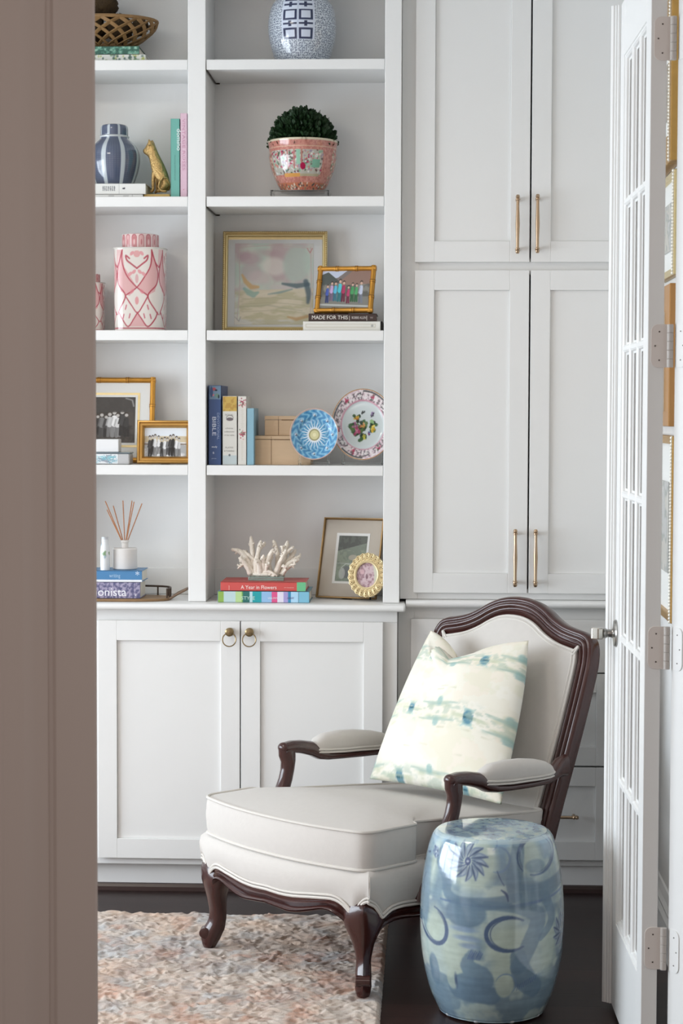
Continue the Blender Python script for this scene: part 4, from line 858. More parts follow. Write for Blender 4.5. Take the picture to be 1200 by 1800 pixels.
# ---- right bay, fourth shelf: books, wooden boxes, plates
z0 = SH[3]; yf = 6.125
def vtitle(b, s, px, py0, py1, size, col, up=(1, 0, 0)): return spine_text(b, s, X_(px, yf, 750), Zs(py0, yf), size, col, yf-.0004, right=(0, 0, -1), up=up, fit=Zs(py0, yf)-Zs(py1, yf))
t, x0, x1 = book_up('tall navy blue book with painted flowers at its head', 366.2, 388.5, z0+.0005, Zs(677.5, yf), yf, .2, (62, 84, 128))
c = Cv(44, 50, (108, 134, 158)); [c.ell(*e) for e in ((18, 12, 8, 6, (170, 80, 90)), (26, 16, 5, 3, (30, 34, 50)), (14, 34, 5, 4, (206, 120, 130)), (30, 36, 9, 8, (110, 140, 130)), (36, 40, 3, 7, (24, 40, 50)), (8, 22, 6, 20, (60, 80, 120)))]
spine_print(t, c, x0+.003, x1-.001, Zs(702, yf), Zs(678.5, yf), yf)
vtitle(t, 'BIBLE', 373, 733, 766, .017, (206, 216, 232)); vtitle(t, 'DEVOTIONAL', 381.5, 726, 773, .010, (150, 166, 196))
spine_text(t, 'study', X_(372, yf, 785), Zs(787, yf), .008, (220, 226, 236), yf, fit=.017); spine_text(t, 'B', X_(374, yf, 785), Zs(798, yf), .009, (206, 214, 230), yf); spine_text(t, 'press', X_(372, yf, 785), Zs(807, yf), .006, (150, 166, 196), yf, fit=.014)
t, x0, x1 = book_up('cream book with mustard band at the top of its spine', 391, 416.5, z0+.0005, Zs(696.3, yf), yf, .17, (212, 210, 202))
c = Cv(52, 240, (214, 212, 204)); c.rect(0, 0, 52, 52, (198, 166, 88)); n = fbm(52, 52, 3, 3, 6); c.mix((n > .55)*.6, (170, 130, 62)) if False else c.mix(np.pad((n > .55)*.6, ((0, 188), (0, 0))), (172, 132, 64))
c.ell(26, 80, 13, 6, (110, 100, 104)); c.arc(26, 76, 13, 9, -PI, 0, 2, (120, 116, 116)); c.rect(0, 208, 52, 240, (176, 192, 196), .7); c.ell(25, 207, 4, 4, (110, 116, 120))
spine_print(t, c, x0+.001, x1-.001, z0+.002, Zs(697, yf), yf)
for s_, py, sz in (('ROYAL', 729, .0085), ('china', 752, .006), ('collections', 758, .006), ('of the table', 764, .0055), ('PLATES', 786, .006), ('& TUREENS', 792, .006)):
    a = X_(396 if len(s_) < 7 else 394, yf, 750); spine_text(t, s_, a, Zs(py+2, yf), sz, (136, 134, 130), yf-.0004, fit=(.024 if len(s_) < 7 else .031))
t, x0, x1 = book_up('slim white book with two pink roses on its spine', 418, 433, z0+.0005, Zs(696.5, yf), yf, .17, (216, 212, 204))
c = Cv(30, 240, (216, 212, 204)); r_ = np.random.default_rng(2)
for cy_ in (24, 134):
    for k in range(30): c.ell(15+r_.normal()*6, cy_+r_.normal()*7, 2.5, 2.5, [(190, 100, 110), (150, 60, 80), (206, 150, 150), (110, 120, 100)][k % 4], .85)
for yy in range(44, 112, 3): c.rect(10+(yy % 5), yy, 18+(yy % 4), yy+1.2, (196, 190, 176), .8)
for yy in range(158, 226, 3): c.rect(10+(yy % 3), yy, 16+(yy % 5), yy+1.2, (190, 186, 166), .8)
spine_print(t, c, x0+.001, x1-.001, z0+.002, Zs(697, yf), yf)
t, x0, x1 = book_up('short plain pale blue book next to the wooden boxes', 433.8, 446.5, z0+.0005, Zs(717.5, yf), yf, .15, (136, 176, 192))
BOXW = mat('pale_box_wood', (202, 174, 142), .6, vary=(20, .07, (1, 1, 8)), bump=(60, .1, .0006)); LINE = mat('box_seam', (120, 92, 66), .8)
def wbox(label, p0, p1, yb2, depth, z_0, z_1, lid):
    x0, x1 = X_(p0, yb2), X_(p1, yb2); t = thing('wooden_box', label, 'box', ((x0+x1)/2, yb2+depth/2, z_0))
    obj('box_body', MB().box(x0, x1, yb2, yb2+depth, z_0+.0005, lid-.0012), BOXW, t, bevel=.0012); obj('lid', MB().box(x0-.0005, x1+.0005, yb2-.0008, yb2+depth, lid, z_1), BOXW, t, bevel=.0015)
    xm_ = x0+(x1-x0)*.30; obj('seam', MB().box(xm_, xm_+.001, yb2-.0012, yb2, z_0+.002, z_1-.002).box(xm_+.01, xm_+.06, yb2-.0012, yb2, lid-.002, lid), LINE, t); return t
yw = 6.16; zw1 = Zs(766, yw)
wbox('larger pale wooden hinged box standing on the shelf', 446.5, 546, yw, .13, z0, zw1, Zs(772, yw))
wbox('smaller pale wooden box stacked on the larger wooden box', 465, 545, yw+.02, .1, zw1, Zs(731, yw+.02), Zs(737.5, yw+.02))
def plate(name, label, px, py, rx, ry, Y, canvas_fn, rimm, yaw):
    Sx = 3500/(Y+.005); r = ry/Sx; cx_, cz_ = X_(px, Y, py), Z_(py, Y, px); t = thing(name, label, 'plate', (cx_, Y, cz_-r)); n = 300
    c = Cv(n, n, (226, 230, 230)); canvas_fn(c, n)
    pr = interp(smoothp([(.0001, .012), (.3*r, .012), (.62*r, .011), (.70*r, .006), (.95*r, -.002), (r, -.004), (r, -.001), (.7*r, .010), (.5*r, .016), (.0001, .016)], 6), 80)
    th = np.linspace(-PI, PI, 220, endpoint=False); A, Rr = np.meshgrid(th, pr[:, 0], indexing='ij'); D = np.broadcast_to(pr[:, 1], A.shape)
    P = np.stack([Rr*np.sin(A), D, Rr*np.cos(A)], -1); back = (np.arange(80) > 52)
    cols = c.sample((Rr*np.sin(A)/r*.5+.5)*n, (.5-Rr*np.cos(A)/r*.5)*n); cols[:, back] = lin1((220, 222, 222)); m = MB(); m.grid(P, cu=True, cols=cols)
    Mt = Matrix.Translation((cx_, Y, cz_)) @ Matrix.Rotation(yaw, 4, 'Z') @ Matrix.Rotation(-R(12), 4, 'X') @ Matrix.Diagonal((rx/ry*1.0, 1, 1, 1)); m.xf(Mt)
    obj('dish', m, VC_GLOSS, t, smooth=True, ang=60)
    rm = MB().tube([(r*math.sin(a), -.003, r*math.cos(a)) for a in np.linspace(0, 2*PI, 72, endpoint=False)], .0016, 6, closed=True).xf(Mt); obj('rim', rm, rimm, t, smooth=True)
    sd = thing('plate_stand', 'clear acrylic easel under the '+('blue plate' if 'blue' in label else 'large floral plate'), 'plate stand', (cx_, Y, z0)); am = MB()
    for s in (-1, 1):
        x = cx_+s*r*.55; am.tube([(x, Y-.024, z0+.016), (x, Y-.022, z0+.004), (x, Y+.0, z0+.0045), (x, Y+.05, z0+.004)], .0035, 8); am.tube([(x, Y+.014, z0+.004), (x, Y+.03, z0+r*.7), (x, Y+.05, z0+.004)], .0035, 8)
    am.tube([(cx_-r*.55, Y+.012, z0+.006), (cx_+r*.55, Y+.012, z0+.006)], .003, 8); obj('easel', am, ACRY, sd, smooth=True); return t
def blue_plate(c, n):
    k = n/2; Y_, X__ = np.mgrid[0:n, 0:n]; rr2 = np.hypot(X__-k, Y_-k)/k; an = np.arctan2(Y_-k, X__-k)
    c.a[:] = (84, 150, 190); sw_ = np.sin(an*18+np.sin(rr2*22)*2.2); c.mix((sw_ > .55)*(rr2 > .4)*.75, (150, 200, 222)); c.mix((sw_ < -.7)*(rr2 > .5)*.5, (50, 104, 160))
    for j in range(24):
        a = 2*PI*j/24; c.line([(k+k*.22*math.cos(a), k+k*.22*math.sin(a)), (k+k*(.62 if j % 2 else .5)*math.cos(a), k+k*(.62 if j % 2 else .5)*math.sin(a))], [9, 2.], (232, 236, 240), .85)
    for j in range(8):
        a = 2*PI*j/8+PI/2; x, y = k+k*.76*math.cos(a), k+k*.76*math.sin(a); c.arc(x, y, 14, 14, a-1.9, a+1.9, 3, (170, 206, 226), .9)
        for q, (dx_, dy_) in enumerate(((-5, 0), (5, 2), (0, -5), (2, 6))): c.ell(x+dx_, y+dy_, 5, 4, [(232, 232, 236), (150, 160, 150), (206, 206, 214), (90, 90, 110)][q], .9, j)
    c.ell(k, k, k*.30, k*.30, (236, 238, 240), .9, 0, 10); c.ell(k, k, k*.235, k*.235, (150, 146, 104)); c.ell(k, k, k*.19, k*.19, (214, 208, 160)); c.ell(k, k, k*.08, k*.08, (232, 226, 184))
    c.mix((rr2 > .965)*.8, (206, 190, 180))
def floral_plate(c, n):
    k = n/2; Y_, X__ = np.mgrid[0:n, 0:n]; rr2 = np.hypot(X__-k, Y_-k)/k; r_ = np.random.default_rng(12); c.a[:] = (212, 222, 222)
    c.mix((rr2 > .68)*1., (214, 190, 198)); nz = fbm(n, n, 40, 40, 3); c.mix((rr2 > .70)*(nz > .54)*.85, (236, 232, 230)); c.mix((rr2 > .72)*(rr2 < .93)*(nz < .42)*.85, (96, 92, 92))
    c.mix((np.abs(rr2-.70) < .015)*1., (206, 150, 166)); c.mix((rr2 > .93)*(rr2 < .97)*(np.sin(np.arctan2(Y_-k, X__-k)*4) > 0)*.8, (60, 66, 62))
    for j in range(6):
        a = 2*PI*j/6+.9; x, y = k+k*.83*math.cos(a), k+k*.83*math.sin(a)
        for q in range(10): c.ell(x+r_.normal()*5, y+r_.normal()*5, 5, 4, [(186, 70, 100), (150, 40, 76), (214, 130, 150), (80, 100, 70)][q % 4], .9, q)
        a += PI/6; x, y = k+k*.83*math.cos(a), k+k*.83*math.sin(a); c.arc(x, y, 14, 9, 0, 2*PI, 2.4, (70, 70, 74), .9, rot=a+PI/2); c.ell(x, y, 9, 5, (228, 226, 222), .8, a+PI/2)
    def f(x, y, s, cols, m=9):
        for q in range(m): c.ell(x+r_.normal()*s*.5, y+r_.normal()*s*.5, s*.5, s*.42, cols[q % len(cols)], .9, q)
    gr = [(60, 96, 60), (40, 60, 44), (90, 120, 70)]
    f(118, 170, 26, gr, 26); f(150, 196, 18, gr, 14); f(120, 120, 16, gr, 12); f(196, 160, 18, gr, 14); f(150, 150, 18, gr, 12)
    f(122, 172, 15, [(196, 110, 140), (224, 170, 186), (170, 60, 104)], 12); f(112, 150, 10, [(190, 130, 160), (150, 90, 130)]); f(120, 118, 10, [(214, 176, 70), (196, 130, 60)]); f(198, 168, 12, [(232, 196, 60), (214, 170, 60), (240, 220, 120)]); f(152, 150, 9, [(222, 170, 90), (200, 120, 80)])
    f(180, 186, 8, [(60, 90, 150), (180, 60, 60)]); f(156, 200, 8, [(206, 200, 80)]); f(150, 96, 8, [(60, 66, 64)]); f(196, 102, 9, [(50, 50, 60), (150, 130, 170)]); f(196, 136, 9, [(150, 190, 130)])
plate('painted_plate', 'small bright blue plate with white sunburst centre in front of boxes', 552, 763, 42, 45.5, 6.135, blue_plate, mat('pink_rim', (206, 176, 166), .3, .3), 0.)
plate('painted_plate', 'large floral porcelain plate with gilt edge beside the right stile', 637.5, 746, 54.5, 63, 6.185, floral_plate, GOLD, 0.)

# ---- right bay, counter: coral on books, two frames
yf = 6.085; zg = Z_(1039.5, yf); zh = Z_(1023.5, yf)
t, x0, x1 = book_flat('colour striped style book lowest in the stack on the right counter', 382.5, 544, zc, zg-.0005, yf, .18, (96, 150, 170))
c = Cv(322, 34, (150, 196, 214))
for a, b, col in ((0, 20, (142, 176, 84)), (20, 62, (190, 212, 214)), (62, 84, (186, 214, 150)), (84, 88, (120, 170, 90)), (88, 112, (50, 110, 104)), (112, 122, (190, 222, 228)), (122, 154, (40, 160, 166)), (154, 190, (150, 190, 226)), (190, 210, (222, 90, 140)), (210, 232, (226, 222, 236)), (232, 248, (170, 160, 210)), (248, 258, (60, 140, 180)), (258, 284, (176, 216, 240)), (284, 286, (90, 130, 150)), (286, 322, (130, 190, 214))): c.rect(a, 0, b, 34, col)
spine_print(t, c, x0+.001, x1-.001, zc+.001, zg-.0015, yf)
spine_text(t, 'STYLE', X_(424, yf, 1047), zc+.009, .015, (190, 220, 210), yf-.0006, fit=.042); spine_text(t, 'LILLIAN', X_(471, yf, 1047), zc+.012, .008, (240, 240, 248), yf-.0006, fit=.03); spine_text(t, 'AUGUST', X_(504, yf, 1047), zc+.012, .008, (120, 120, 170), yf-.0006, fit=.022)
t, x0, x1 = book_flat('coral red book about flowers with green spine end', 387.5, 537.5, zg, zh, yf+.002, .17, (206, 88, 84))
obj('green_end', MB().box(X_(521.5, yf+.002, 1030), x1, yf+.0014, yf+.003, zg+.0005, zh), mat('cover_mint', (112, 190, 140), .45), t)
spine_text(t, 'A Year in Flowers', X_(423, yf, 1030), zg+.0065, .016, (244, 232, 226), yf+.002, fit=X_(486, yf)-X_(423, yf)); spine_text(t, 'erin benzakein', X_(499, yf, 1030), zg+.010, .005, (236, 190, 180), yf+.002, fit=.03); spine_text(t, '|', X_(402, yf, 1030), zg+.006, .016, (236, 200, 190), yf+.002)
yc_ = 6.155; zi = Z_(1013.5, yc_-.02); cr = thing('coral_specimen', 'branching white coral mounted on a pale green glass block above books', 'coral', (X_(467, yc_), yc_, zh))
xg0, xg1 = X_(436, yc_-.03, 1016), X_(498.5, yc_-.03, 1016)
obj('glass_base', MB().box(xg0, xg1, yc_-.03, yc_+.03, zh+.0005, zi), mat('sea_glass', (196, 222, 212), .05, trans=.75, ior=1.45), cr, bevel=.002)
CORAL = mat('coral_white', (236, 226, 212), .85, bump=(260, .9, .003), vary=(80, .12)); cm = MB(); r_ = np.random.default_rng(19)
def branch(pts, r0, r1):
    p = smoothp(pts, 4); n = len(p); rs = [(r0+(r1-r0)*i/(n-1))*(1+.13*r_.standard_normal()) for i in range(n)]; rs[-1] *= .75; o = len(cm.v); cm.tube(p, rs, 9)
    e = np.array(p[-1]); cm.ball(tuple(e), rs[-1]*.98, 6)
def cpx(px, py, dy): return (X_(px, yc_+dy, py), yc_+dy, Z_(py, yc_+dy, px))
BR = [((446, 1012), (436, 995), (424, 985), .0), ((441, 1010), (430, 990), (421, 981), -.01), ((444, 1000), (425, 972), (409, 966), .02), ((450, 1010), (452, 980), (458, 952), .0), ((446, 1000), (443, 965), (441, 945), .025), ((458, 1012), (455, 990), (449, 984), -.022),
      ((462, 1010), (470, 985), (480, 966), -.015), ((466, 1005), (462, 985), (463, 977), -.02), ((476, 1010), (472, 990), (478, 975), .0), ((484, 1010), (492, 988), (502, 968), -.018), ((486, 1010), (488, 975), (481, 952), .022), ((492, 1008), (500, 980), (505, 953), .012),
      ((494, 1010), (508, 990), (524, 984), -.005), ((492, 1005), (510, 982), (519, 967), .01), ((496, 1008), (510, 995), (518, 992), -.018), ((452, 1012), (470, 1004), (486, 1012), -.02), ((470, 1012), (468, 998), (473, 990), -.026), ((496, 1010), (502, 1000), (500, 996), -.024),
      ((448, 985), (436, 975), (428, 968), .015), ((456, 965), (462, 958), (466, 956), .005), ((500, 975), (508, 968), (514, 962), -.005), ((512, 985), (522, 980), (527, 978), .005), ((498, 972), (496, 964), (500, 960), -.01), ((430, 990), (424, 994), (420, 996), -.005)]
for a, b, c_, dy in BR:
    m_ = .3; branch([cpx(*a, dy*m_), cpx(*b, dy*.8), cpx(*c_, dy*1.2)], .0095 if abs(a[1]-c_[1]) > 25 else .006, .0062 if abs(a[1]-c_[1]) > 25 else .0042)
    for k in range(5):
        f = .3+.6*r_.random(); q = np.array(cpx(*b, dy*.8))*(1-f)+np.array(cpx(*c_, dy*1.2))*f; d = r_.standard_normal(3); d /= np.linalg.norm(d); cm.tube([tuple(q), tuple(q+d*.011)], [.004, .0028], 6)
cm.ball((X_(468, yc_), yc_, zi+.006), .016, 8, (3.0, 1.3, .6)); obj('coral', cm, CORAL, cr, smooth=True, ang=180)
# taupe matted frame
s5 = 3500/6.235; c = Cv(90, 130, (112, 122, 108)); n = fbm(90, 130, 8, 10, 51); c.mix((n > .5)*.5, (140, 152, 130)); c.poly([(0, 0), (90, 0), (90, 20), (0, 44)], (62, 66, 60)); c.mix(np.pad((n[:40] > .5)*.5, ((0, 90), (0, 0))), (90, 96, 88))
c.ell(50, 62, 14, 8, (160, 156, 140)); c.ell(34, 104, 12, 18, (96, 100, 98)); c.ell(20, 108, 10, 16, (176, 180, 176), .7); c.ell(62, 104, 16, 14, (170, 174, 168), .7); c.line([(16, 92), (30, 80), (60, 84)], 2, (196, 200, 194), .8); c.rect(0, 78, 90, 80, (170, 176, 170), .6)
TAUPE = mat('taupe_mat', (176, 166, 152), .35, coat=.5, spec=.6); yq = 6.215
t = lean_root('gold_picture_frame', 'thin gold frame with wide taupe mat around a small green photograph', 609.5, yq, zc+.002, -R(17))
frame_parts(t, 112/s5, 146/s5, 3/s5, R(18), mat('bronze_gilt', (150, 122, 82), .35, .7), [(2/s5, 2/s5, 110/s5, 144/s5, TAUPE), (26/s5, 27/s5, 88/s5, 119/s5, MATBD), (31/s5, 31/s5, 84/s5, 114/s5, c)], prof=[(0, 0), (0, -.010), (.6, -.010), (1, -.006), (1, 0)])
# round scalloped gilt frame
yo = 6.152; so = 3500/yo; cxo, czo = X_(645, yo, 1011), Z_(1011, yo, 645)
t = thing('round_picture_frame', 'round scalloped gold frame with a pink portrait standing by the right stile', 'picture frame', (cxo, yo, zc))
Mo = Matrix.Translation((cxo, yo, czo)) @ Matrix.Rotation(R(-12), 4, 'Z') @ Matrix.Rotation(-R(10), 4, 'X') @ Matrix.Diagonal((.87, 1, 1, 1)); ro = 40.5/so; ri = 22/so; g = MB(); NP = 22
for k in range(NP):
    a = 2*PI*k/NP
    for rr3, (q0, q1, q2) in (((ro-.0105), (.0085, .0022, 10)), ((ro-.0105), (.0042, .0018, 8))):
        ox, oz = math.sin(a), math.cos(a); tx_, tz_ = math.cos(a), -math.sin(a)
        g.tube([(ox*(rr3-.003+math.cos(f)*q0*1.25)+tx_*math.sin(f)*q0*.86, -.004-(.002 if q0 < .006 else 0), oz*(rr3-.003+math.cos(f)*q0*1.25)+tz_*math.sin(f)*q0*.86) for f in np.linspace(0, 2*PI, 12, endpoint=False)], q1, 5, closed=True)
ringp = [(ri, 0), (ri, -.006), (ri+.004, -.008), (ri+.009, -.004), (ro-.004, -.002), (ro-.002, 0), (ro-.002, .005), (ri, .005)]
Pg = np.zeros((60, len(ringp), 3))
for k in range(60):
    a = 2*PI*k/60
    for j, (rr3, d) in enumerate(ringp): Pg[k, j] = (rr3*math.sin(a), d, rr3*math.cos(a))
g.grid(Pg, cu=True, cv=True); g.xf(Mo); obj('frame', g, mat('pale_gold_leaf', (226, 206, 160), .42, .4), t, smooth=True, ang=40)
c = Cv(90, 90, (176, 146, 152)); n = fbm(90, 90, 12, 12, 77); c.mix((n > .52)*.7, (206, 186, 190)); c.mix((n < .42)*.6, (136, 104, 114)); c.poly([(64, 0), (90, 0), (90, 90), (76, 90), (74, 40)], (196, 196, 180)); c.ell(44, 50, 5, 9, (120, 90, 100), .8); c.ell(24, 34, 9, 9, (206, 170, 174), .8)
pd = MB(); A, Rr = np.meshgrid(np.linspace(0, 2*PI, 60, endpoint=False), np.linspace(0.0001, ri+.001, 26), indexing='ij'); pd.grid(np.stack([Rr*np.sin(A), Rr*0+.0, Rr*np.cos(A)], -1), cu=True, cols=c.sample((Rr*np.sin(A)/ri*.48+.5)*90, (.5-Rr*np.cos(A)/ri*.48)*90)); pd.xf(Mo)
obj('photo_print', pd, VC_PHOTO, t, smooth=True, recalc=False)
obj('easel_leg', MB().tube([(cxo, yo+.012, czo), (cxo+.01, yo+.022, zc+.003)], .003, 6), DARKB, t)
# ================================================================ ARMCHAIR (local axes: x across the front, y to the back)
O_ = (-.388, 5.186, .015); RZ = math.atan2(-.708, .706)
ch = thing('armchair', 'carved dark wood armchair with cream linen upholstery standing half on the rug', 'armchair', O_, RZ)
ZB = .015                                                                   # fitted heights include the rug, take it off below
def cp3(p): return (p[0], p[1], p[2]-ZB)
def C_(name, mb, m, par=None, **k):
    mb.v = [cp3(p) for p in mb.v]; return obj(name, mb, m, par or ch, local=True, **k)
def bow(u_): return -.052*(1-min(1, abs(u_)/.33)**2.2)
# --- loose T cushion
def cushion_outline(n=14):
    pts = []
    fr = [(u_, bow(u_)-.0) for u_ in np.linspace(-.30, .30, 15)]
    R_ = [(.318, .006), (.327, .03), (.327, .09), (.327, .15), (.323, .172), (.312, .180), (.300, .184), (.293, .192), (.290, .215), (.290, .30), (.288, .45), (.278, .60), (.268, .70), (.245, .728), (.15, .738), (0, .742)]
    Lf = [(-a, b) for a, b in reversed(R_[:-1])]
    return smoothp([*fr, *R_, *Lf], 3, closed=True)
OUT = cushion_outline(); OC = np.array([0, .33])
OA = np.array(OUT); _k = 22; OSM = sum(np.roll(OA, d, axis=0) for d in range(-_k, _k+1))/(2*_k+1)
def ctz(z, v): return z-max(0., z-.39)/.045*.085*max(0., v-.16)
def ring_(f, z):
    b = min(1., (1-min(f, 1))*3.2); q = OA*(1-b)+OSM*b; return [(OC[0]+(p[0]-OC[0])*f, OC[1]+(p[1]-OC[1])*f, ctz(z, OC[1]+(p[1]-OC[1])*f)) for p in q]
def cushion():
    m = MB(); rings = [ring_(f, z) for f, z in ((.02, .352), (.5, .345), (.93, .338), (1., .338), (1.008, .350), (1.015, .385), (1.008, .422), (1., .434))]
    rings += [ring_(f, .435+.030*(1-f**3.0)) for f in (.97, .93, .87, .78, .66, .5, .33, .16, .02)]
    P = np.array(rings); m.grid(P, cv=True); n = len(OUT)
    m.f.append(tuple(range(n))); m.f.append(tuple((len(rings)-1)*n+k for k in reversed(range(n)))); return m
cs = C_('seat_cushion', cushion(), LINEN, smooth=True, ang=60)
for z in (.4345, .3375):
    C_('piping', MB().tube([(OC[0]+(p[0]-OC[0])*1.004, OC[1]+(p[1]-OC[1])*1.004, ctz(z, p[1])) for p in OUT], .0042, 7, closed=True), WELT, cs, smooth=True)
# --- upholstered seat with scalloped lower edge
half = [(0, .243), (.05, .241), (.10, .243), (.15, .249), (.19, .253), (.225, .256), (.25, .251), (.27, .238), (.284, .224), (.290, .219), (.297, .228), (.308, .246), (.32, .258), (.331, .262)]
frontw = [(-a, bow(a), z) for a, z in reversed(half[1:])]+[(a, bow(a), z) for a, z in half]
side = [(.332, .0, .258), (.333, .02, .247), (.333, .036, .228), (.333, .046, .215), (.333, .056, .219), (.333, .08, .230), (.333, .12, .233), (.333, .17, .230), (.333, .25, .228), (.331, .35, .230), (.327, .45, .233), (.318, .55, .230), (.305, .64, .222), (.295, .70, .218)]
full = [(-x, y, z) for x, y, z in reversed(side)]+frontw+side
base_ct = np.array([0, .33])
def apron():
    m = MB(); rings = []; W = full
    prof2 = [(0, .992), (.06, 1.0), (.3, 1.022), (.6, 1.03), (.85, 1.018), (1, .985)]
    for t_, s in prof2: rings.append([(base_ct[0]+(p[0]-base_ct[0])*s, base_ct[1]+(p[1]-base_ct[1])*s, p[2]+(.336-p[2])*t_) for p in W])
    for s in (.9, .5, .05): rings.append([(base_ct[0]+(p[0])*s, base_ct[1]+(p[1]-base_ct[1])*s, .338) for p in W])
    m.grid(np.array(rings), cv=True); n = len(W); m.f.append(tuple(range(n))); m.f.append(tuple((len(rings)-1)*n+k for k in reversed(range(n)))); return m
sa = C_('seat', apron(), LINEN, smooth=True, ang=60)
for o1, o2 in ((.000, .004), (.0085, .0035)):
    C_('welt', MB().tube([(p[0]*1.012, base_ct[1]+(p[1]-base_ct[1])*1.012, p[2]+o1) for p in smoothp(full, 2)], o2, 6), WELT, sa, smooth=True)
# vertical corner seams
for s in (-1, 1): C_('seam', MB().tube([(s*.3395, -.004, .27), (s*.343, -.006, .295), (s*.340, -.004, .325)], .0016, 5), WELT, sa)
# --- rails (moulded, scalloped)
def rail(top, bot, nrm, th=.034):
    """strip between two 3-d curves, nrm(i) the outward direction"""
    prof3 = [(0, 0), (.0, .004), (.15, .006), (.3, .004), (.42, .010), (.55, .006), (.68, .003), (.74, .013), (.84, .016), (.90, .010), (.94, .014), (1, .010), (1.0, -th), (0, -th)]
    P = np.zeros((len(top), len(prof3), 3))
    for i in range(len(top)):
        n = nrm(i)
        for j, (t_, d) in enumerate(prof3): P[i, j] = [top[i][k]*(1-t_)+bot[i][k]*t_+n[k]*d for k in range(3)]
    m = MB(); m.grid(P, cv=True); a = len(prof3); m.f.append(tuple(range(a))); m.f.append(tuple((len(top)-1)*a+k for k in reversed(range(a)))); return m
bt_ = [(0, .207), (.05, .203), (.09, .200), (.13, .205), (.17, .215), (.205, .224), (.235, .222), (.258, .208), (.275, .188), (.286, .170), (.291, .155)]
tp_ = [(0, .245), (.05, .243), (.10, .245), (.15, .251), (.19, .255), (.225, .258), (.25, .253), (.268, .242), (.282, .232), (.293, .226), (.303, .22)]
def sampl(c, n): return interp(smoothp(c, 6), n)
NB = 30; T_ = sampl(tp_, NB); B_ = sampl(bt_, NB)
def rk(u_): return max(0., min(1., (.300-abs(u_))/.05))
top = [(-p[0], bow(p[0]), p[1]) for p in T_[::-1][:-1]]+[(p[0], bow(p[0]), p[1]) for p in T_]
bot = [(-p[0], bow(p[0])+.002, p[1]) for p in B_[::-1][:-1]]+[(p[0], bow(p[0])+.002, p[1]) for p in B_]
top = [(a, b+.012*(1-rk(a)), z) for a, b, z in top]; bot = [(a, b+.014*(1-rk(a)), z) for a, b, z in bot]
C_('front_rail', rail(top, bot, lambda i: (0, -(.25+.75*rk(bot[i][0])), 0)), WOOD, smooth=True, ang=50)
sb = [(.032, .162), (.040, .176), (.052, .186), (.08, .196), (.12, .198), (.2, .192), (.3, .186), (.4, .190), (.5, .198), (.58, .196), (.65, .18), (.69, .16)]
st_ = [(.02, .25), (.035, .232), (.05, .222), (.08, .233), (.12, .236), (.2, .233), (.3, .231), (.4, .233), (.5, .235), (.58, .23), (.65, .225), (.69, .22)]
for s in (-1, 1):
    T2 = sampl(st_, 30); B2 = sampl(sb, 30); xw = lambda y: s*(.326-.03*max(0, (y-.35)/.35)**1.5)
    C_('side_rail', rail([(xw(p[0]), p[0], p[1]) for p in T2], [(xw(p[0]), p[0], p[1]) for p in B2], lambda i: (s*(.2+.8*min(1., i/6.)), 0, 0)), WOOD, smooth=True, ang=50)
C_('back_rail', MB().box(-.27, .27, .715, .74, .2, .36), WOOD, bevel=.004)
# --- front cabriole legs
SEC = [(.015, -.016, .014, .015), (.024, -.021, .018, .018), (.040, -.030, .021, .020), (.054, -.036, .020, .0195), (.064, -.039, .018, .0195), (.074, -.0415, .012, .019), (.085, -.043, .005, .0185), (.097, -.045, .000, .018), (.110, -.0455, -.002, .019), (.125, -.046, -.0015, .022),
       (.145, -.046, .003, .026), (.165, -.048, .008, .034), (.185, -.055, .014, .043), (.205, -.066, .0195, .051), (.225, -.082, .021, .050), (.240, -.092, .0210, .046), (.252, -.095, .0175, .038), (.258, -.090, .006, .028)]
for s in (-1, 1):
    d = np.array([s*.7071, -.7071]); lt_ = np.array([s*.7071, .7071]); o = np.array([s*.3125, 0.]); rings = []
    for z, r0, r1, hw in SEC:
        hw *= 1.12; r0 -= .004 if z > .06 else .002
        c0 = (r0+r1)/2; hr = (r1-r0)/2; rg = []
        for k in range(24):
            a = 2*PI*k/24; ca, sa_ = math.cos(a), math.sin(a); f = 1.6; kk = (abs(ca)**f+abs(sa_)**f)**(-1/f)*(.95 if abs(ca) < .97 else 1)
            kk *= (1-.10*math.exp(-((a % PI)-.62)**2/.01)-.10*math.exp(-((a % PI)-(PI-.62))**2/.01))
            q = o+d*(c0+hr*ca*kk)+lt_*(hw*sa_*kk); rg.append((q[0], q[1], z))
        rings.append(rg)
    m = MB(); m.grid(np.array(rings), cv=True); m.f.append(tuple(range(24))); m.f.append(tuple((len(rings)-1)*24+k for k in reversed(range(24))))
    cc = o+d*.0105; zs = .058; sp = []
    m.tube([tuple([*(cc+lt_*q), zs]) for q in (-.019, -.0175, .0175, .019)], [.010, .0142, .0142, .010], 20)
    C_('leg', m, WOOD, smooth=True, ang=50)
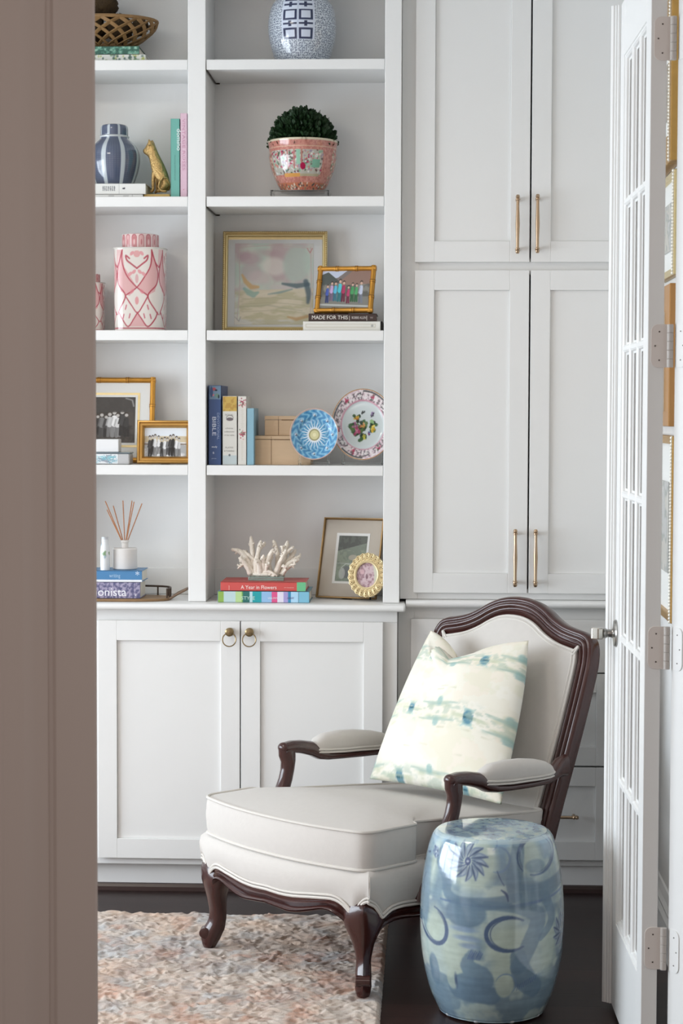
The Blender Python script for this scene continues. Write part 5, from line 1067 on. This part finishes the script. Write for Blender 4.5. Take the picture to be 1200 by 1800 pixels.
# --- back: rake plane
KB = .296
def bp3(u_, z, d=0.):                     # point on the raked back plane, d to the front
    nx = 1/math.hypot(1, KB); return (u_, .76+(z-.43)*KB-d*nx, z+d*KB*nx)
oh = [(.285, .22), (.290, .32), (.296, .41), (.306, .52), (.316, .644), (.322, .76), (.320, .805), (.312, .838), (.296, .861), (.272, .873), (.235, .880), (.195, .889), (.155, .905), (.115, .927), (.075, .943), (.035, .951), (0, .953)]
oc_ = smoothp(oh, 5); outer = [(p[0], p[1]) for p in oc_]+[(-p[0], p[1]) for p in oc_[::-1][1:]]
def off(c, dist):
    c = np.array(c, float); t_ = np.gradient(c, axis=0); t_ /= np.linalg.norm(t_, axis=1)[:, None]; n = np.stack([-t_[:, 1], t_[:, 0]], -1); return c+n*dist
FWD = .056; rp = [(0, -.030), (0, -.004), (.004, .004), (.009, .008), (.014, .0085), (.0165, .005), (.019, .0045), (.022, .010), (.027, .0115), (.031, .009), (.0335, .0045), (.037, .004), (.040, .009), (.044, .0095), (.047, .005), (.050, .001), (FWD, 0), (FWD, -.030)]
P = np.zeros((len(outer), len(rp), 3)); rows = [off(outer, w) for w, _ in rp]
for j, (w, d) in enumerate(rp):
    for i in range(len(outer)): P[i, j] = bp3(rows[j][i][0], rows[j][i][1], d+.004)
m = MB(); m.grid(P, cv=True); a = len(rp); m.f.append(tuple(range(a))); m.f.append(tuple((len(outer)-1)*a+k for k in reversed(range(a))))
C_('back_frame', m, WOOD, smooth=True, ang=60)
for s in (-1, 1): C_('leg', MB().tube([bp3(s*.262, .26, -.012), (s*.262, .70, .18), (s*.262, .715, .11), (s*.262, .75, .02), (s*.262, .76, .0152 if s < 0 else .001)], [.026, .026, .023, .019, .018], 14, sq=(1, 1)), WOOD, smooth=True)
inner = [tuple(p) for p in off(outer, FWD-.001) if p[1] > .34]; inner = [(inner[0][0], .30)]+inner+[(inner[-1][0], .30)]
iu = np.array(inner); ctr = np.array([0, .62]); m = MB(); rings = []
for f, d in ((1, -.02), (1, .006), (.985, .012), (.95, .017), (.88, .022), (.75, .028), (.55, .033), (.3, .036), (.02, .037)): rings.append([bp3(*(ctr+(p-ctr)*f), d) for p in iu])
rings = [[bp3(*(ctr+(p-ctr)*f), -.024) for p in iu] for f in (.02, .6)]+rings
n = len(iu); m.grid(np.array(rings), cv=True); m.f.append(tuple(range(n))); m.f.append(tuple((len(rings)-1)*n+k for k in reversed(range(n))))
bk_ = C_('backrest', m, LINEN, smooth=True, ang=60)
for w, rr_ in ((.0035, .0042), (.013, .0036)):
    q = off(iu, w)[1:-1]; C_('welt', MB().tube([bp3(p[0], p[1], .011+w*.25) for p in q], rr_, 6), WELT, bk_, smooth=True)
# --- arms
def sect(m, P, n=20, f=2.6, rid=0.):           # P: list of (centre, half across x, half in-plane, plane normal angle)
    rings = []
    for (c, hx, hz, an) in P:
        rg = []
        for k in range(n):
            a = 2*PI*k/n; ca, sa_ = math.cos(a), math.sin(a); kk = (abs(ca)**f+abs(sa_)**f)**(-1/f); x = hx*ca*kk; w = hz*sa_*kk
            rg.append((c[0]+x, c[1]+w*math.cos(an), c[2]+w*math.sin(an)))
        rings.append(rg)
    m.grid(np.array(rings), cv=True); m.f.append(tuple(range(n))); m.f.append(tuple((len(rings)-1)*n+k for k in reversed(range(n)))); return m
for s in (-1, 1):
    U_ = lambda v: s*(.333-.022*max(0, (v-.5)/.25)**1.4)
    path = [(.765, .515, .020, .030, 1.57), (.735, .512, .020, .026, 1.57), (.70, .496, .023, .015, 1.57), (.66, .487, .025, .0115, 1.57), (.58, .488, .026, .011, 1.57), (.50, .4905, .026, .011, 1.57), (.45, .495, .025, .013, 1.52),
            (.42, .505, .023, .018, 1.45), (.39, .522, .0215, .021, 1.45), (.35, .531, .021, .019, 1.5), (.315, .535, .021, .017, 1.5), (.288, .533, .020, .0165, 1.3)]
    ar = sect(MB(), [((U_(v), v, z), hx, hz, an) for v, z, hx, hz, an in path])
    ar.ball((U_(.283), .289, .535), .0175, 12, (1.12, .9, .86))
    C_('arm_rail', ar, WOOD, smooth=True, ang=50)
    sp_ = [(.300, .530, .019, .026, .0), (.302, .512, .019, .027, .05), (.306, .495, .019, .0225, .1), (.303, .47, .018, .021, .0), (.296, .445, .018, .021, -.15), (.286, .42, .0185, .022, -.25), (.272, .395, .019, .0235, -.35), (.252, .365, .0195, .025, -.4), (.232, .335, .020, .026, -.4),
           (.212, .30, .0205, .028, -.35), (.198, .265, .0205, .030, -.2), (.19, .235, .020, .031, 0)]
    C_('arm_support', sect(MB(), [((s*(.333), v, z), hx, hz, an) for v, z, hx, hz, an in sp_], f=2.2), WOOD, smooth=True, ang=50)
    for q in (-.0165, .0165): pass
    pd_ = [(.392, .512, .006, .004), (.398, .520, .016, .013), (.412, .528, .022, .022), (.44, .531, .0265, .029), (.50, .530, .029, .033), (.56, .5275, .030, .032), (.62, .522, .029, .029), (.66, .517, .0265, .024), (.685, .512, .021, .017), (.70, .506, .013, .009), (.704, .504, .004, .003)]
    ap = C_('arm_pad', sect(MB(), [((U_(v), v, z), hx, hz, 1.57) for v, z, hx, hz in pd_], n=24, f=2.5), LINEN, smooth=True, ang=60)
    for dz, k_ in ((.0, 1.0), (.0075, 1.02)):
        loop = []
        for v, z, hx, hz in pd_: loop.append((U_(v)+hx*k_*.99, v, z-hz*.78+dz))
        for v, z, hx, hz in pd_[::-1]: loop.append((U_(v)-hx*k_*.99, v, z-hz*.78+dz))
        C_('welt', MB().tube(loop, .0033, 6, closed=True), WELT, ap, smooth=True)

# ================================================================ PILLOW
kw, kh = 460, 500; c = Cv(kw, kh, (240, 236, 222)); r_ = np.random.default_rng(33)
n = fbm(kw, kh, 4, 5, 61); n2 = fbm(kw, kh, 7, 9, 62); c.mix((n > .55)*.35, (240, 226, 208)); c.mix((n2 > .58)*.30, (226, 226, 200)); c.mix((n < .4)*.4, (246, 244, 236))
for sx in (-1, 1):
    pass
TE, SG, TL_ = (62, 128, 150), (170, 192, 180), (146, 184, 182)
def motif(x, y, s):
    for q in (-1, 1):
        c.ell(x+q*26*s, y, 20*s, 5*s, (198, 206, 178), .7, 0, 4); c.ell(x, y+q*14*s, 12*s, 6*s, TL_, .8, 0, 3)
        c.line([(x-14*s, y+q*20*s), (x, y+q*14*s), (x+14*s, y+q*20*s)], 4*s, (180, 208, 204), .7, 2)
    c.ell(x, y, 13*s, 15*s, (98, 144, 164), .92, 0, 3); c.rect(x-12*s, y-2.5*s, x+12*s, y+2.5*s, (38, 88, 104), .9)
def cloud(x, y, w, a=.75):
    for q in (-1, 1):
        c.line([(x-w, y+q*26), (x-w*.4, y+q*22), (x, y+q*20), (x+w*.4, y+q*22), (x+w, y+q*26)], [3, 9, 13, 9, 3], SG, a, 5); c.ell(x, y+q*30, 11, 12, TL_, a*.8, 0, 4); c.ell(x-w*.45, y+q*14, 14, 4, (208, 212, 188), a, 0, 4); c.ell(x+w*.5, y+q*14, 14, 4, (208, 212, 188), a, 0, 4)
for (x, y, s) in ((115, 290, 1.0), (340, 298, 1.3), (115, 92, 1.0), (340, 96, 1.2), (115, 488, 1.1), (340, 490, 1.2), (3, 190, .5)): motif(x, y, s)
for (x, y, w) in ((228, 290, 66), (452, 296, 60), (228, 92, 66), (452, 96, 62), (0, 292, 60), (0, 92, 60), (228, 486, 66), (452, 486, 60), (0, 486, 50)): cloud(x, y, w, .9)
yy_, xx_ = np.mgrid[0:kh, 0:kw]; band = sum(np.exp(-((yy_-b_)/34.)**4) for b_ in (92, 292, 488)); ns = fbm(kw, kh, 16, 34, 93)
c.mix(np.clip((ns-.53)*12, 0, 1)*band*.55, (176, 192, 176)); c.mix(np.clip((.38-ns)*12, 0, 1)*band*.5, (206, 208, 182))
for k in range(22):
    x, y = r_.random()*kw, 160+60*r_.integers(0, 5)+r_.normal()*8; c.line([(x, y), (x+26, y+r_.normal()*2)], 3, (206, 204, 180), .6, 2)
def pillow():
    n = 101; T = np.linspace(-1, 1, n); Sg, Tg = np.meshgrid(T, T, indexing='ij'); BLp, BRp = np.array([-.205, .505, .436]), np.array([.262, .560, .424]); TLp, TRp = np.array([-.222, .775, .858]), np.array([.165, .775, .856])
    out = []
    for side_ in (1, -1):
        s = Sg; t_ = Tg; e = (1-s**2); g = (1-t_**2)
        ss = s*(1-.012*g)+.075*np.clip(s, 0, 1)**4*g*(t_+1.1)/2-.03*np.clip(-s, 0, 1)**4*g; tt = t_*(1-.035*e*np.abs(t_)**2)
        a = (ss+1)/2; b = (tt+1)/2; P = ((1-a)*(1-b))[..., None]*BLp+(a*(1-b))[..., None]*BRp+((1-a)*b)[..., None]*TLp+(a*b)[..., None]*TRp
        nrm = np.cross(BRp-BLp, TLp-BLp); nrm /= np.linalg.norm(nrm)          # points forward-up or back
        if nrm[1] > 0: nrm = -nrm
        th = .088*(e**.55)*(g**.55)*side_
        x0 = s+.10; chop = np.exp(-(x0/.26)**2)*np.clip((t_-.1)/.9, 0, 1)**1.3
        dip = np.exp(-np.abs(x0)/.42)*np.clip((t_+.1)/1.1, 0, 1)**2.4
        upv = (TLp-BLp)/np.linalg.norm(TLp-BLp)
        A0 = np.array([-.42, .52]); B0 = np.array([-.06, 1.02]); dd = B0-A0; LL = dd@dd; q = np.clip(((s-A0[0])*dd[0]+(t_-A0[1])*dd[1])/LL, 0, 1)
        dx2 = s-A0[0]-q*dd[0]; dy2 = t_-A0[1]-q*dd[1]; dist = np.hypot(dx2, dy2); sgn = np.where((dd[0]*dy2-dd[1]*dx2) > 0, 1., -1.)      # +1 on the left of the crease
        tap = np.clip(1-q, 0, 1)**.5; cr_ = np.where(sgn > 0, -.115*np.exp(-(dist/.25))*q**.35, .050*np.exp(-(dist/.22)**2)*q**.35*tap)*np.clip(g, 0, 1)**.3
        P = P+nrm*(th*(1-.35*chop*(side_ > 0)))[..., None]-upv*(.118*dip)[..., None]
        if side_ > 0:
            ud = (TRp-TLp)/np.linalg.norm(TRp-TLp); P = P+nrm*cr_[..., None]
            sh = np.where(sgn < 0, -.075*np.exp(-dist/.13), .022*np.exp(-dist/.10))*q**.4*tap*np.clip(g, 0, 1)**.22; P = P+(ud*.85-upv*.5)[None, None]*sh[..., None]
        P[..., 2] = P[..., 2]+.006*np.sin(s*5+t_*3)*e*g
        out.append(P)
    m = MB(); U = (Sg+1)/2*kw; V = (1-(Tg+1)/2)*kh; cc = c.sample(U, V); m.grid(out[0], cols=cc); m.grid(out[1][::-1], cols=cc[::-1]); return m
m = pillow(); Mc = Matrix.Translation(O_) @ Matrix.Rotation(RZ, 4, 'Z'); m.v = [cp3(p) for p in m.v]; m.xf(Mc)
pl_ = thing('throw_pillow', 'square cream pillow with teal ink-blot pattern leaning on the armchair back', 'pillow', tuple(Mc @ Vector((.0, .55, .42))))
po = obj('pillow_cover', m, VC_CLOTH, pl_, smooth=True, ang=180, weld=True)

# ================================================================ GARDEN STOOL
sx_, sy_ = .155, 4.925
SPF = [(.0001, .0), (.118, .0), (.131, .004), (.139, .018), (.156, .06), (.172, .13), (.1785, .20), (.1785, .27), (.173, .34), (.162, .405), (.152, .440), (.146, .452), (.139, .459), (.128, .4615), (.06, .462), (.0001, .462)]
SPF = [(r, z*.98) for r, z in SPF]; SPR = interp(smoothp(SPF, 6), 400); arc_ = np.r_[0, np.cumsum(np.hypot(*np.diff(SPR, axis=0).T))]
KS = 620; CWs = int(2*PI*.18*KS); CHs = int(.462*KS); c = Cv(CWs, CHs, (178, 196, 192)); c0_ = CWs/2
Ss = 3500/4.76
def sp(px, py):
    z = 1.49-(py-725-((py-900)**2/3500.*.05))/Ss; z = max(0.0, min(.462, z)); r = np.interp(z, SPR[80:330, 1], SPR[80:330, 0]); s = max(-.985, min(.985, (px-863)/Ss/r*1.02)); return (c0_+math.asin(s)*.18*KS, CHs-z*KS)
kp = KS/Ss
def sl(pts, w, col, a=.8, soft=2., sm=True):
    q = [sp(*p) for p in pts]; q = smoothp(q, 4) if sm and len(q) > 2 else q; n = len(q); ww = w if np.isscalar(w) else np.interp(np.linspace(0, 1, n), np.linspace(0, 1, len(w)), w)
    c.line(q, np.array(ww)*kp if not np.isscalar(ww) else ww*kp, col, a, soft)
def se(px, py, rx, ry, col, a=.8, rot=0., soft=3.): x, y = sp(px, py); c.ell(x, y, rx*kp, ry*kp, col, a, rot, soft)
def srg(px, py, rx, ry, a0, a1, w, col, a=.8, rot=0.):
    q = []
    for k in range(25):
        t_ = a0+(a1-a0)*k/24; x, y = rx*math.cos(t_), ry*math.sin(t_); q.append(sp(px+x*math.cos(rot)-y*math.sin(rot), py+x*math.sin(rot)+y*math.cos(rot)))
    n = len(q); ww = np.interp(np.linspace(0, 1, n), [0, .3, .8, 1], [w*.3, w, w*.9, w*.2])*kp; c.line(q, ww, col, a, 1.5)
W1, W2, NV = (112, 138, 158), (136, 160, 176), (62, 80, 116)
n = fbm(CWs, CHs, 14, 7, 71); c.mix(np.clip((n-.5)*9, 0, 1)*.55, W2); n = fbm(CWs, CHs, 9, 5, 75); c.mix(np.clip((n-.53)*14, 0, 1)*.7, W1)
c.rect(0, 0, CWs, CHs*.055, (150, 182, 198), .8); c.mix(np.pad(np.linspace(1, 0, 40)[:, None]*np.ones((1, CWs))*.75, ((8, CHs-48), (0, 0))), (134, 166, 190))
CEL = (184, 200, 188)
for a in ((825, 1530, 50, 50), (920, 1520, 40, 32), (800, 1700, 34, 44), (890, 1680, 44, 34), (760, 1655, 22, 34), (760, 1540, 14, 40), (975, 1530, 16, 50), (960, 1690, 22, 50), (880, 1730, 26, 30)): se(*a, CEL, .9, 0, 14)
sl([(785, 1500), (768, 1530), (780, 1562), (782, 1590), (800, 1602), (840, 1604), (880, 1598), (905, 1590)], [10, 18, 24, 20, 18, 24, 20, 14], W1, .85, 3)
sl([(905, 1500), (900, 1540), (898, 1575), (915, 1590), (950, 1585), (985, 1570)], [26, 34, 30, 40, 30, 22], W1, .8, 3); sl([(770, 1604), (850, 1608), (920, 1606), (985, 1592)], [3, 5, 6, 3], (100, 124, 160), .85)
se(812, 1622, 40, 26, W1, .85); sl([(850, 1605), (900, 1612), (940, 1630), (925, 1680), (905, 1720)], [16, 16, 36, 34, 30], W1, .8, 3); sl([(955, 1600), (965, 1640), (945, 1670)], [24, 20, 12], W1, .8)
sl([(825, 1690), (818, 1720), (840, 1745), (800, 1765), (860, 1775)], [8, 30, 50, 40, 34], W1, .85, 3); sl([(905, 1700), (915, 1740), (935, 1765)], [30, 44, 36], W1, .8, 3); se(760, 1740, 16, 30, W1, .8); se(745, 1610, 12, 60, W2, .6)
se(882, 1755, 18, 22, CEL, .85); srg(884, 1752, 18, 20, PI*1.1, 2.3*PI, 3, (120, 146, 176)); se(791, 1750, 12, 18, CEL, .8); se(798, 1750, 3, 12, NV, .8)
for a in ((816, 1490, 20, 16, PI*.9, 2.2*PI), (850, 1497, 18, 15, PI*1.0, 2.3*PI), (868, 1525, 22, 22, -PI*.5, PI*.6)): srg(*a, 4.5, (116, 142, 172), .85)
def flower(px, py, r0, np_, ph0, rx=1.):
    for k in range(np_):
        a = ph0+2*PI*k/np_; p0 = (px+math.cos(a)*r0*.22*rx, py+math.sin(a)*r0*.22); p1 = (px+math.cos(a+.25)*r0*.65*rx, py+math.sin(a+.25)*r0*.65); p2 = (px+math.cos(a+.5)*r0*rx, py+math.sin(a+.5)*r0*.97)
        sl([p0, p1, p2], [2, 10, 4], (146, 164, 182), .85, 2); nx, ny = -math.sin(a+.4), math.cos(a+.4); e = 4.*rx
        sl([p0, (p1[0]+nx*e, p1[1]+ny*4), p2], [1.5, 4.2, 1.5], (66, 84, 118), .85, 1.5); sl([p0, (p1[0]-nx*e*.9, p1[1]-ny*3.6), p2], [1, 2, 1], (96, 116, 146), .8, 1.5)
    se(px, py, r0*.18*rx, r0*.2, (60, 78, 120), .95, 0, 1); se(px, py, 3, 2, (206, 216, 220), .8, 0, 1)
flower(817, 1530, 36, 13, .2); flower(984, 1668, 34, 11, .1, .45); flower(762, 1395+130, 10, 5, 0, .5)
srg(936, 1522, 33, 34, PI*.75, 2.6*PI, 7, (76, 96, 130)); se(936, 1540, 26, 12, W1, .6); srg(936, 1522, 29, 30, PI*.8, 2.5*PI, 2, NV)
srg(889, 1658, 40, 31, PI*.28, PI*1.72, 8, (76, 96, 130), .9); srg(892, 1658, 36, 28, PI*.3, PI*1.7, 2, NV, .8)
srg(759, 1655, 22, 34, -PI*.4, PI*1.2, 7, (76, 96, 130), .9, -.2); srg(760, 1655, 18, 30, -PI*.3, PI*1.1, 2, NV, .8, -.2)
for a in ((810, 1652, 26, 5), (815, 1668, 24, 5), (820, 1682, 18, 5), (978, 1510, 12, 3), (980, 1522, 10, 3)): se(*a, (140, 164, 190), .85, .05)
for k in range(9): sl([(838-k*2.6, 1706), (843-k*2.4, 1694-(k % 3)*2)], 2, (90, 112, 150), .8, 1, False); sl([(903+k*4, 1765-k*2), (906+k*4, 1754-k*2)], 1.8, (90, 112, 150), .7, 1, False)
sl([(875, 1578), (884, 1586), (887, 1598)], [2, 5, 2], NV, .9); sl([(740, 1532), (752, 1530)], [1, 4], NV, .9); sl([(868, 1545), (874, 1560), (880, 1570)], 2, NV, .7, 1); sl([(740, 1590), (744, 1570)], [2, 3], NV, .9)
c.a *= (1+.16*(fbm(CWs, CHs, 16, 50, 91)-.5)+.10*(fbm(CWs, CHs, 60, 20, 92)-.5))[..., None]; cback = c.a.copy(); hw_ = CWs//2; q4 = CWs//4                             # the hidden rear repeats the front painting
c.a[:, :q4] = cback[:, hw_:hw_+q4]; c.a[:, -q4-1:] = cback[:, hw_-q4-1:hw_]
ctp = Cv(200, 200, (176, 200, 204)); n = fbm(200, 200, 8, 8, 81); ctp.mix((n > .52)*.7, (140, 168, 190)); n = fbm(200, 200, 14, 12, 82); ctp.mix((n > .6)*.6, (96, 124, 160)); ctp.mix((n < .38)*.7, (200, 214, 204))
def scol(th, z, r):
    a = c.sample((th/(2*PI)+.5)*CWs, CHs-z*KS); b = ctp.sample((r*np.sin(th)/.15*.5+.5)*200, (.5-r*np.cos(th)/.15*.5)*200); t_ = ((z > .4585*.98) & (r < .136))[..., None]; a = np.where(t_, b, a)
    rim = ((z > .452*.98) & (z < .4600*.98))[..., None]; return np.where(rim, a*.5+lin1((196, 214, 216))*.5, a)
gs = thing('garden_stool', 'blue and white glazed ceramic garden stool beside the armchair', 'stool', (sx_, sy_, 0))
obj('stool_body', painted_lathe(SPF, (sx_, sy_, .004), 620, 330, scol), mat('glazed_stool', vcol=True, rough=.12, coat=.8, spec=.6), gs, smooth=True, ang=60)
fm = MB()
for k in range(9): a = 2*PI*k/9+.2; fm.ball((sx_+.122*math.cos(a), sy_+.122*math.sin(a), .008), .009, 8, (1.2, 1.2, .85))
obj('foot', fm, mat('pale_glaze', (196, 200, 202), .2, coat=.4), gs, smooth=True)

# ================================================================ RUG
rx0, rx1, ry0, ry1 = -1.9, -.120, 4.12, 5.79; NX, NY = 700, 660; W_, H_ = NX, NY
xs = np.r_[np.linspace(rx0, -1.05, 110, endpoint=False), np.linspace(-1.05, rx1, 400)]; ys = np.r_[np.linspace(ry0, 4.62, 70, endpoint=False), np.linspace(4.62, ry1, 500)]; Xg, Yg = np.meshgrid(xs, ys, indexing='ij')
c = Cv(NX, NY, (196, 182, 170))
def F(cx_, cy_, s, o=4): return fbm(NX, NY, cx_, cy_, s, o)
c.mix(np.clip((F(10, 10, 1)-.47)*5, 0, 1)*.6, (198, 170, 152)); c.mix(np.clip((F(13, 14, 2)-.50)*6, 0, 1)*.75, (176, 178, 180)); c.mix(np.clip((F(18, 18, 3)-.57)*9, 0, 1)*.55, (184, 134, 112))
c.mix(np.clip((F(24, 20, 4)-.57)*7, 0, 1)*.45, (140, 126, 122)); c.mix(np.clip((F(110, 130, 5, 2)-.5)*5, 0, 1)*.35, (216, 206, 194)); c.mix(np.clip((F(130, 150, 6, 2)-.56)*6, 0, 1)*.35, (150, 132, 122)); c.mix(np.clip((F(11, 8, 9)-.56)*7, 0, 1)*.5, (206, 178, 156))
wx = (F(26, 26, 21, 2)-.5)*26; wy = (F(26, 26, 22, 2)-.5)*26; nub = F(105, 175, 12, 2)
yy_, xx_ = np.mgrid[0:NY, 0:NX]; nub = nub[np.clip((yy_+wy).astype(int), 0, NY-1), np.clip((xx_+wx).astype(int), 0, NX-1)]
for _ in range(2): nub = (nub+np.roll(nub, 1, 0)+np.roll(nub, -1, 0)+np.roll(nub, 1, 1)+np.roll(nub, -1, 1))/5
hgt = .009+.006*F(40, 50, 11, 2)+.017*(nub-.42)
U = (Xg-rx0)/(rx1-rx0)*NX; V = (1-(Yg-ry0)/(ry1-ry0))*NY
def smp(a): return a[np.clip(V.astype(int), 0, NY-1), np.clip(U.astype(int), 0, NX-1)]
def smb(a):
    u_ = np.clip(U-.5, 0, NX-1.01); v_ = np.clip(V-.5, 0, NY-1.01); xi = u_.astype(int); yi = v_.astype(int); fx = u_-xi; fy = v_-yi
    return (a[yi, xi]*(1-fx)+a[yi, xi+1]*fx)*(1-fy)+(a[yi+1, xi]*(1-fx)+a[yi+1, xi+1]*fx)*fy
edge = np.clip(np.minimum.reduce([(Xg-rx0), (rx1-Xg), (Yg-ry0), (ry1-Yg)])/.010, 0, 1)**.5
P = np.stack([Xg+.002*(smb(vnoise(NX, NY, 160, 150, 17))-.5), Yg+.002*(smb(vnoise(NX, NY, 160, 150, 18))-.5), np.maximum(.002, smb(hgt)*edge+.001)], -1)
m = MB(); m.grid(P, cols=c.sample(U, V))
rg_ = obj('rug', m, VC_RUG, smooth=True, ang=180, recalc=False); tag(rg_, 'pale nubby wool rug in cream, peach and grey on the dark floor', 'rug'); 
rg_.data.update()

# ================================================================ LIGHT AND CAMERA
def area(name, loc, rot, sx, sy, e, col):
    l = bpy.data.lights.new(name, 'AREA'); l.shape = 'RECTANGLE'; l.size = sx; l.size_y = sy; l.energy = e; l.color = col; o = bpy.data.objects.new(name, l); COL.objects.link(o); o.location = loc; o.rotation_euler = rot; return o
area('window_daylight', (XL-.16, (WY0+WY1)/2, (WZ0+WZ1)/2), (0, -R(90), 0), WZ1-WZ0, WY1-WY0, 166, (.80, .90, 1.))
area('ceiling_lamp', (-1.6, 4.2, CEIL-.02), (0, 0, 0), .5, .5, 14, (1., .93, .80))
area('hall_lamp', (-.2, .4, 2.9), (R(35), 0, 0), 1.2, 1.2, 10, (1., .84, .76))
w = bpy.data.worlds.new('World'); SC.world = w; w.use_nodes = True; bg = w.node_tree.nodes['Background']; bg.inputs['Color'].default_value = (1., .88, .81, 1); bg.inputs['Strength'].default_value = .47
cd = bpy.data.cameras.new('Camera'); cam = bpy.data.objects.new('Camera', cd); COL.objects.link(cam); SC.camera = cam
cd.sensor_fit = 'VERTICAL'; cd.sensor_height = 36; cd.lens = 3500/1800*36; cd.clip_start = .05; cd.clip_end = 50
Mr = Matrix([[RT[0], UP[0], -FW[0], 0], [RT[1], UP[1], -FW[1], 0], [RT[2], UP[2], -FW[2], CAM[2]], [0, 0, 0, 1]]); cam.matrix_world = Mr
cd.dof.use_dof = True; cd.dof.focus_distance = 5.5; cd.dof.aperture_fstop = 8
vs = SC.view_settings; SC.display_settings.display_device = 'sRGB'; vs.view_transform = 'Standard'; vs.look = 'None'; vs.exposure = 0.; vs.gamma = 1.; vs.use_curve_mapping = False

# ---------------------------------------------------------------- groups of like things
bpy.context.view_layer.update()
for o in list(COL.objects):
    if o.parent or 'category' not in o: continue
    c_ = o['category']; x, z = o.matrix_world.translation.x, o.matrix_world.translation.z
    bay = 'left' if x < (xd0+xd1)/2 else 'right'; lv = ('top' if z > SH[0]-.01 else 'second' if z > SH[1]-.01 else 'third' if z > SH[2]-.01 else 'fourth' if z > SH[3]-.01 else None)
    where = ('%s shelf of the %s bay' % (lv, bay)) if lv else 'worktop in the %s bay' % bay
    if c_ == 'book': o['group'] = 'books on the '+where
    elif c_ == 'moss ball': o['group'] = 'moss balls in the lattice basket'
    elif c_ == 'picture frame': o['group'] = 'picture frames on the side wall' if x > .6 else 'framed pictures on the bookcase'
    elif c_ == 'jar': o['group'] = 'painted lidded jars on the bookcase'
    elif c_ == 'plate': o['group'] = 'display plates on the fourth shelf'
    elif c_ == 'plate stand': o['group'] = 'clear plate easels on the fourth shelf'
    elif o.name.startswith('wooden_box'): o['group'] = 'stacked wooden boxes'
